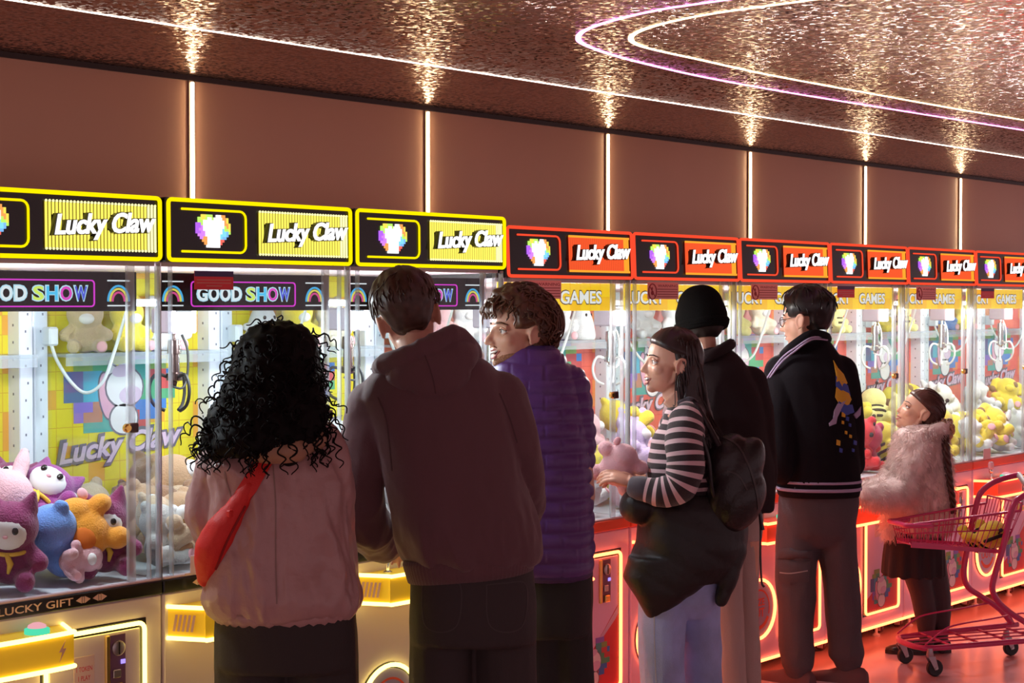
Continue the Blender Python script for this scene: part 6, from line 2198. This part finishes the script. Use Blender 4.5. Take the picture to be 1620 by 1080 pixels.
# toys one can pick out through the glass: (kind, colour, px, py of the middle, depth behind the glass, rx, ry, rz, scale, what sets it apart)
PICK = [
    ('fox', 'plum', 22, 872, 0.13, 0.10, 0.05, -0.75, 1.10, 0, 'plum hooded fox plush with a white face, upright at the left picture edge'),
    ('bear', 'blue', 92, 872, 0.15, -0.35, 0.30, 2.2, 1.05, 0, 'sky blue plush bear turned away, pink foot pad against the glass'),
    ('star', 'orange', 142, 872, 0.09, 0.25, 0.5, 2.75, 1.05, 0, 'orange plush bear seen from the back, limbs spread, pressed to the glass'),
    ('fox', 'plum', 196, 868, 0.14, 0.05, -0.05, -0.55, 1.05, 0, 'plum hooded fox plush with a white face, upright beside the orange bear'),
    ('fox', 'purple', 72, 792, 0.36, -0.9, 0.5, -0.9, 1.15, 0, 'purple hooded fox plush lying on top of the pile, ears to the left'),
    ('fox', 'purple', 116, 822, 0.30, -1.0, 0.9, 0.6, 1.05, 0, 'purple hooded fox plush lying on its side under the topmost fox'),
    ('bear', 'white', 165, 806, 0.36, -0.5, 0.4, 0.4, 1.05, 0, 'white plush bear with the blue toy before it'),
    ('ghost', 'blue', 158, 824, 0.27, 0.2, 0.25, 0.3, 0.75, 0, 'small light blue pointed plush between the white and the orange bear'),
    ('bunny', 'pink', 6, 812, 0.30, -0.5, 0.2, -0.3, 1.15, 0, 'pale pink plush rabbit at the left picture edge above the plum fox'),
    ('bear', 'pink', 125, 918, 0.10, 0.1, 1.45, 0.1, 0.62, 0, 'pink plush bear lying flat under the orange bear'),
    ('fox', 'plum', 14, 790, 0.46, -0.7, 0.2, -0.6, 1.05, 0, 'plum hooded fox plush at the back behind the pink rabbit'),
    ('bear', 'beige', 120, 786, 0.60, -0.3, 0.2, 0.2, 1.0, 0, 'beige plush bear at the back of the first yellow machine'),
    ('bear', 'cream', 150, 776, 0.66, -0.3, 0.4, 0.9, 1.0, 0, 'cream plush bear at the back of the first yellow machine'),
    ('bear', 'brown', 232, 780, 0.55, -0.4, 0.4, -0.4, 1.1, 1, 'brown plush bear at the back left of the second yellow machine'),
    ('bear', 'tan', 300, 772, 0.40, -1.0, -0.6, 0.9, 1.25, 1, 'tan plush bear on its back with a white muzzle, top of the brown pile'),
    ('bear', 'brown', 280, 818, 0.30, -0.9, 0.9, 1.2, 1.15, 1, 'brown plush bear lying across the middle of the brown pile'),
    ('bear', 'tan', 232, 828, 0.34, -0.6, -0.4, 0.3, 1.10, 1, 'tan plush bear at the left of the brown pile'),
    ('bear', 'brown', 318, 832, 0.24, -0.7, 0.3, -0.6, 1.1, 1, 'brown plush bear beside the taupe jacket sleeve'),
    ('bear', 'beige', 262, 862, 0.16, -0.6, 0.5, 0.8, 1.0, 1, 'beige plush bear low in the brown pile'),
    ('bear', 'tan', 312, 872, 0.12, -0.5, -0.4, -0.3, 1.0, 1, 'tan plush bear behind the pink price card of the second yellow machine'),
    ('bear', 'grey', 248, 886, 0.10, -0.3, 0.2, 0.2, 0.9, 1, 'grey plush bear at the bottom left of the brown pile'),
    ('bunny', 'white', 955, 792, 0.10, -1.2, 0.6, 0.9, 1.1, 3, 'white plush rabbit lying at the glass of the first red machine'),
    ('bear', 'white', 945, 822, 0.08, -0.8, 0.3, 0.3, 0.9, 3, 'white plush bear lying lowest at the glass of the first red machine'),
    ('bear', 'yellow', 1010, 668, 0.50, -0.8, 0.7, 0.6, 1.1, 4, 'yellow plush bear on the pile behind the laughing woman'),
    ('bear', 'lilac', 1005, 708, 0.30, -0.5, 0.3, 0.1, 1.1, 4, 'lilac plush bear in the pile before the laughing woman'),
    ('bear', 'pink', 990, 755, 0.16, -0.4, 0.3, 0.5, 1.0, 4, 'pink plush bear behind the glass at the laughing woman\'s hands'),
    ('bee', 'lemon', 1392, 652, 0.38, -0.5, 0.6, -0.3, 1.05, 6, 'pale yellow plush bee lying on top of the pile by the embroidered jacket'),
    ('bee', 'lemon', 1372, 668, 0.34, -0.3, -0.3, 0.6, 1.05, 6, 'pale yellow plush bee half hidden by the embroidered jacket'),
    ('bee', 'lemon', 1400, 676, 0.30, -0.6, 0.2, -0.9, 1.0, 6, 'pale yellow plush bee just above the red ladybird'),
    ('ladybird', 'red', 1386, 700, 0.15, -0.2, 0.1, 2.4, 1.15, 6, 'red plush ladybird with black spots beside the embroidered jacket'),
    ('ladybird', 'red', 1382, 736, 0.10, -0.2, 0.3, 0.2, 0.95, 6, 'red plush ladybird at the bottom of the glass below the other ladybird'),
    ('bear', 'crimson', 1414, 712, 0.14, -0.1, -0.2, 2.8, 1.15, 6, 'crimson plush bear between the red ladybirds and the fur coat'),
    ('bee', 'yellow', 1506, 682, 0.12, 0.0, 0.15, -0.3, 1.15, 7, 'yellow plush bee with black stripes upright behind the girl\'s braid'),
    ('bee', 'yellow', 1512, 712, 0.08, -0.4, -0.3, 0.4, 0.9, 7, 'small yellow plush bee at the foot of the glass behind the girl'),
    ('bear', 'lemon', 1500, 650, 0.34, -0.4, 0.3, 0.3, 1.05, 7, 'pale yellow plush bear on the pile behind the girl\'s head'),
    ('dog', 'yellow', 1572, 676, 0.18, -0.6, 0.8, -0.7, 1.15, 8, 'yellow plush dog with a brown eye spot, head to the left, topmost at the glass'),
    ('dog', 'yellow', 1556, 700, 0.12, -0.8, -0.7, -0.5, 1.05, 8, 'yellow plush dog lying behind the pink price card'),
    ('dog', 'yellow', 1600, 696, 0.14, -0.7, 0.4, 0.5, 1.10, 8, 'yellow plush dog nearest the right picture edge'),
    ('bear', 'white', 1560, 640, 0.50, -0.3, 0.3, 0.2, 1.3, 8, 'white plush bear at the back above the yellow dogs, left one'),
    ('bear', 'white', 1602, 650, 0.45, -0.4, -0.3, -0.4, 1.3, 8, 'white plush bear at the back above the yellow dogs, right one'),
    ('bunny', 'white', 1530, 655, 0.50, -0.4, 0.4, 0.5, 1.2, 8, 'white plush rabbit at the back left of the sixth red machine'),
]
def extent(e, s, kind):
    w = 0.105 if kind != 'star' else 0.11
    t = 0.30 if kind == 'bunny' else (0.25 if kind == 'fox' else 0.215)
    q = [e @ (Vector(p) * s) for p in ((w, -0.05, 0.07), (-w, -0.05, 0.07), (0.06, 0, t), (-0.06, 0, t), (0.07, -0.1, 0), (-0.07, -0.1, 0), (0.05, 0.055, 0.02), (-0.05, 0.055, 0.02), (0, 0.06, 0.16), (0, -0.09, 0.14))]
    return [(min(p[i] for p in q), max(p[i] for p in q)) for i in range(3)]

def keep_inside(loc, e, s, kind, mi):
    """slide a toy so that it stays between the panes and on the cabinet floor"""
    ex = extent(e, s, kind)
    x0 = MACHINES[mi].location.x
    lim = ((x0 + 0.016, x0 + W - 0.016), (FRONT_Y + 0.026, FRONT_Y + DEPTH - 0.012), (STYLE['yellow' if mi < 3 else 'red']['z1'] + 0.010, 9.0))
    for i in range(3):
        lo, hi = lim[i]
        loc[i] = min(max(loc[i], lo - ex[i][0]), max(hi - ex[i][1], lo - ex[i][0]))
    return loc

for kind, col, px, py, y, rx, ry, rz, s, mi, lab in PICK:
    p = spot(px, py, y)
    e = Euler((rx, ry, rz))
    ctr = e.to_matrix() @ Vector((0, 0, 0.10 * s))
    loc = keep_inside(p - ctr, e.to_matrix(), s, kind, mi)
    toy(kind, col, loc, rx, ry, rz, lab, 'plush toys in the claw machines', s)

# the rest of each heap, row by row
HEAPS = {0: (['pink', 'purple', 'blue', 'white'], ['bear', 'fox', 'bunny', 'bear']), 1: (['brown', 'tan', 'beige', 'brown'], ['bear'] * 4), 2: (['white', 'pink', 'cream', 'white'], ['bear', 'bunny', 'bear', 'bear']),
         3: (['white', 'pink', 'white', 'cream'], ['bear', 'bear', 'bunny', 'bear']), 4: (['pink', 'lilac', 'yellow', 'lilac'], ['bear'] * 4), 5: (['white', 'lemon', 'white', 'pink'], ['bear', 'bear', 'bunny', 'bear']),
         6: (['lemon', 'red', 'lemon', 'lemon'], ['bee', 'ladybird', 'bee', 'bee']), 7: (['yellow', 'lemon', 'white', 'yellow'], ['bee', 'bee', 'bear', 'bee']), 8: (['yellow', 'white', 'white', 'yellow'], ['dog', 'bear', 'bunny', 'dog']), 9: (['white', 'yellow', 'white', 'white'], ['bear', 'dog', 'bear', 'bunny'])}
rnd = random.Random(21)
ROWN = ['front row', 'middle row', 'back row', 'second layer', 'top layer']
for mi, (cols, kinds) in HEAPS.items():
    zf = STYLE['yellow' if mi < 3 else 'red']['z1'] + 0.004
    x0 = MACHINES[mi].location.x
    picked = sum(1 for p in PICK if p[9] == mi)
    plan_ = [(0, 0.13, 0.0, 3), (1, 0.34, 0.0, 4), (2, 0.56, 0.0, 3), (3, 0.46, 0.17, 3)]
    if mi in (0, 1):
        plan_ = [(1, 0.34, 0.0, 4), (2, 0.56, 0.0, 3)]
    for ri, y, dz, n in plan_:
        for k in range(n):
            if ri == 0 and picked and mi not in (5, 2, 9):
                if rnd.random() < 0.5:
                    continue
            x = x0 + 0.06 + (W - 0.12) * (k + 0.5) / n + rnd.uniform(-0.02, 0.02)
            col, kind = cols[(k + ri) % 4], kinds[(k + ri) % 4]
            rx, ry, rz = rnd.uniform(-0.6, 0.1), rnd.uniform(-0.4, 0.4), rnd.uniform(-0.9, 0.9)
            e = Euler((rx, ry, rz)).to_matrix()
            sc_ = rnd.uniform(0.95, 1.08) * (0.85 if kind == 'bunny' else 1.0)
            ex = extent(e, sc_, kind)
            loc = keep_inside(Vector((x, FRONT_Y + y + rnd.uniform(-0.02, 0.02), zf + dz - ex[2][0])), e, sc_, kind, mi)
            toy(kind, col, loc, rx, ry, rz,
                '%s plush %s, %s from left in the %s of the %s' % (col, KNAME[kind], ORD[k], ROWN[ri], M_NAME[mi]), 'plush toys in the claw machines', sc_)
SHELF = {0: [('ghost', 'white'), ('bear', 'lemon')], 1: [('bear', 'beige'), ('bear', 'yellow'), ('bear', 'white')], 2: [('ghost', 'white'), ('bear', 'yellow'), ('bear', 'cream')], 3: [('bear', 'white'), ('bunny', 'pink'), ('bear', 'white')], 4: [('bunny', 'pink'), ('bear', 'white'), ('ghost', 'white')],
         5: [('bear', 'white'), ('bunny', 'white')], 6: [('bunny', 'lemon'), ('bear', 'cream')], 7: [('bee', 'lemon'), ('bee', 'lemon')], 8: [('bear', 'yellow'), ('bee', 'lemon')], 9: [('bear', 'blue'), ('bear', 'yellow')]}
for mi, lst in SHELF.items():
    for k, (kind, col) in enumerate(lst):
        x = MACHINES[mi].location.x + 0.14 + 0.48 * (k + 0.3) / max(1, len(lst))
        toy(kind, col, (x, FRONT_Y + DEPTH - 0.075, 1.489), 0, 0, rnd.uniform(-0.5, 0.2),
            '%s plush %s sitting %s from left on the upper shelf of the %s' % (col, KNAME[kind], ORD[k], M_NAME[mi]), 'display plush toys on the upper shelves', 0.85)

# the toy held by the laughing woman
p = at_depth(978, 738, 6.08)
toy('star', 'pink', p - Euler((0.2, 0.5, -0.9)).to_matrix() @ Vector((0, 0, 0.09)), 0.2, 0.5, -0.9, 'pale pink and yellow plush toy held by the laughing woman in stripes', None, 0.95)

# ------------------------------------------------------------ pink shopping trolley
def trolley():
    g0 = at_depth(1473, 700, 7.25)
    N0 = Vector((g0.x, g0.y, 0.0))
    U = (-CR * 0.97 - CF * 0.25).normalized()
    V = (-CR * 0.25 + CF * 0.97).normalized()
    t = thing('shopping_trolley', 'small pink wire shopping trolley by the girl, a plush bee in its basket', 'trolley', N0)
    PINK = mat('magenta enamel', (0.62, 0.035, 0.16), 0.32, coat=0.3)
    def L(px, py, v):
        d = ray(px, py)
        q = N0 + V * v
        return EYE + d * ((q - EYE).dot(V) / d.dot(V))
    def W_(u, v, z):
        return N0 + U * u + V * v + UPV * z
    def uz(px, py, v):
        p = L(px, py, v) - N0
        return p.dot(U), p.z
    # bent side frames carrying the handle
    far = [(1612, 751), (1590, 756), (1566, 766), (1550, 782), (1543, 806), (1535, 846), (1527, 885), (1525, 910), (1532, 929), (1552, 943), (1580, 962), (1600, 985)]
    near = [(1632, 778), (1616, 786), (1604, 797), (1596, 824), (1586, 868), (1575, 905), (1570, 932), (1580, 952), (1600, 970), (1626, 986), (1655, 1002)]
    vn, vf = -0.02, 0.27
    for path, v in ((far, vf), (near, vn)):
        b = MB().use(PINK).tube(smooth_path([L(px, py, v) for px, py in path], 5), 0.0135, 12)
        place(b, 'side_frame', t, smooth=180)
    hA, hB = L(1612, 751, vf), L(1632, 778, vn)
    b = MB().use(mat('grey handle grip', (0.30, 0.26, 0.28), 0.4)).tube([hA, hB], 0.014, 12)
    place(b, 'handle', t, smooth=60)
    # basket
    un, zt_n = uz(1446, 830, 0.06)
    ur, zt_r = uz(1614, 811, 0.0)
    _, zb_n = uz(1450, 862, 0.06)
    _, zb_r = uz(1592, 874, 0.0)
    ubr, _ = uz(1592, 874, 0.0)
    un += 0.02
    top = {'nn': W_(un, 0.07, zt_n), 'nf': W_(un, 0.23, zt_n), 'rn': W_(ur, -0.005, zt_r + 0.01), 'rf': W_(ur, 0.285, zt_r + 0.01)}
    bot = {'nn': W_(un - 0.02, 0.085, zb_n), 'nf': W_(un - 0.02, 0.215, zb_n), 'rn': W_(ubr, 0.025, zb_r), 'rf': W_(ubr, 0.255, zb_r)}
    b = MB().use(PINK)
    b.tube([top['rn'], top['nn'], top['nf'], top['rf']], 0.0058, 8)
    rr_n, rr_f = top['rn'] + UPV * 0.035 - U * 0.005, top['rf'] + UPV * 0.035 - U * 0.005
    b.tube([top['rn'], rr_n, rr_f, top['rf']], 0.0050, 8)
    b.tube([bot['rn'], bot['nn'], bot['nf'], bot['rf']], 0.0045, 8, closed=True)
    place(b, 'basket_rim', t, smooth=60)
    def wires(name, a0, a1, c0, c1, n, rails):
        b = MB().use(PINK)
        for i in range(n + 1):
            f = i / n
            b.tube([a0.lerp(a1, f), c0.lerp(c1, f)], 0.0021, 5)
        for k in rails:
            b.tube([a0.lerp(c0, k), a1.lerp(c1, k)], 0.0030, 5)
        tag(place(b, name, t, smooth=60), kind='stuff')
    wires('basket_side', top['nn'], top['rn'], bot['nn'], bot['rn'], 18, (0.45,))
    wires('basket_side', top['nf'], top['rf'], bot['nf'], bot['rf'], 18, (0.45,))
    wires('basket_front', top['nn'], top['nf'], bot['nn'], bot['nf'], 6, (0.45,))
    wires('basket_flap', rr_n, rr_f, bot['rn'], bot['rf'], 11, (0.35, 0.65))
    b = MB().use(PINK)
    for i in range(13):
        f = i / 12
        b.tube([bot['nn'].lerp(bot['rn'], f), bot['nf'].lerp(bot['rf'], f)], 0.0021, 5)
    for i in range(7):
        f = i / 6
        b.tube([bot['nn'].lerp(bot['nf'], f), bot['rn'].lerp(bot['rf'], f)], 0.0021, 5)
    tag(place(b, 'basket_floor', t, smooth=60), kind='stuff')
    # pink bumper round the nose
    b = MB().use(mat('glossy pink bumper', (0.75, 0.06, 0.20), 0.25, coat=0.4))
    b.tube(smooth_path([W_(un - 0.10, 0.045, zt_n - 0.004), W_(un + 0.002, 0.065, zt_n - 0.004), W_(un + 0.014, 0.10, zt_n - 0.004), W_(un + 0.014, 0.20, zt_n - 0.004), W_(un + 0.002, 0.235, zt_n - 0.004), W_(un - 0.10, 0.255, zt_n - 0.004)], 5), 0.011, 10)
    place(b, 'bumper', t, smooth=180)
    b = MB().use(MATS['glossy pink bumper'])
    b.loft([[bot['nn'] + UPV * 0.004, bot['nf'] + UPV * 0.004, bot['nf'] - UPV * 0.018, bot['nn'] - UPV * 0.018], [bot['rn'] + UPV * 0.004, bot['rf'] + UPV * 0.004, bot['rf'] - UPV * 0.010, bot['rn'] - UPV * 0.010]]) if False else None
    b.box((0, 0, 0), (0.001, 0.001, 0.001)) if False else None
    for a, c in (('nn', 'rn'), ('nf', 'rf')):
        b.loft([[bot[a] + UPV * 0.012 + V * s * 0.004 if z else bot[a] - UPV * 0.014 + V * s * 0.004 for s, z in ((-1, 0), (1, 0), (1, 1), (-1, 1))],
                [bot[c] + UPV * 0.008 + V * s * 0.004 if z else bot[c] - UPV * 0.008 + V * s * 0.004 for s, z in ((-1, 0), (1, 0), (1, 1), (-1, 1))]])
    place(b, 'lower_rail', t, smooth=30)
    # base frame
    zb = 0.135
    b = MB().use(PINK)
    pts = [W_(-0.62, -0.03, zb + 0.01), W_(-0.30, -0.015, zb), W_(-0.02, 0.005, zb - 0.01), W_(0.035, 0.04, zb - 0.01), W_(0.05, 0.10, zb - 0.01), W_(0.05, 0.17, zb - 0.01), W_(0.03, 0.23, zb - 0.01), W_(-0.02, 0.265, zb - 0.01), W_(-0.30, 0.285, zb), W_(-0.62, 0.30, zb + 0.01)]
    b.tube(smooth_path(pts, 5), 0.013, 12)
    place(b, 'base_frame', t, smooth=180)
    b = MB().use(PINK)
    for u in (-0.10, -0.25, -0.40, -0.55):
        b.tube([W_(u, -0.012, zb), W_(u, 0.28, zb)], 0.006, 8)
    for v in (0.07, 0.135, 0.20):
        b.tube([W_(0.04, v, zb), W_(-0.60, v, zb + 0.01)], 0.0035, 6)
    place(b, 'bottom_rack', t, smooth=60)
    for v, k in ((0.005, 0.0), (0.265, 0.0)):
        b = MB().use(PINK).tube(smooth_path([W_(0.02, v, zb + 0.005), W_(-0.05, v, zb + 0.055), W_(-0.12, v, zb + 0.085), W_(-0.30, v, zb + 0.105), W_(-0.50, v, zb + 0.12), W_(-0.58, v, zb + 0.02)], 4), 0.0042, 7)
        place(b, 'rack_rail', t, smooth=180)
    for v in (-0.02, 0.30):
        b = MB().use(PINK).tube([L(1655, 1002, -0.02) if v < 0 else L(1600, 985, 0.30), W_(-0.55, v, zb + 0.008)], 0.012, 10)
        place(b, 'rear_post', t, smooth=60)
    # castors
    for u, v in ((0.0, 0.0), (0.0, 0.27), (-0.56, -0.03), (-0.56, 0.30)):
        b = MB()
        c = W_(u, v, 0)
        Mx = Matrix.Translation(c) @ Matrix((U, V, UPV)).transposed().to_4x4()
        b.use(mat('castor fork', (0.45, 0.38, 0.42), 0.35, 0.6))
        b.lathe([(0.012, 0.085), (0.016, 0.095), (0.012, 0.125)], 12, Mx)
        for s in (-1, 1):
            b.prism([(0.016, 0.092), (-0.018, 0.092), (-0.034, 0.036), (-0.018, 0.030)], s * 0.016 - 0.002, s * 0.016 + 0.002, Mx)
        b.use(STEEL).lathe([(0.006, -0.021), (0.006, 0.021)], 8, Mx @ Matrix.Translation((-0.024, 0, 0.038)) @ Matrix.Rotation(pi / 2, 4, 'X'))
        b.use(mat('black castor tyre', (0.012, 0.010, 0.012), 0.45)).lathe([(0.016, -0.011), (0.033, -0.012), (0.0375, -0.007), (0.0375, 0.007), (0.033, 0.012), (0.016, 0.011)], 22, Mx @ Matrix.Translation((-0.024, 0, 0.038)) @ Matrix.Rotation(pi / 2, 4, 'X'))
        place(b, 'castor', t, smooth=40)
    # what lies in the basket
    c = L(1562, 851, 0.13)
    e = Euler((-1.2, 0.2, math.atan2(U.y, U.x) + 0.2))
    toy('bee', 'yellow', c - e.to_matrix() @ Vector((0, 0, 0.10)) + UPV * 0.0, -1.2, 0.2, math.atan2(U.y, U.x) + 0.2, 'yellow plush bee with black stripes lying in the pink shopping trolley', None, 1.0)
trolley()
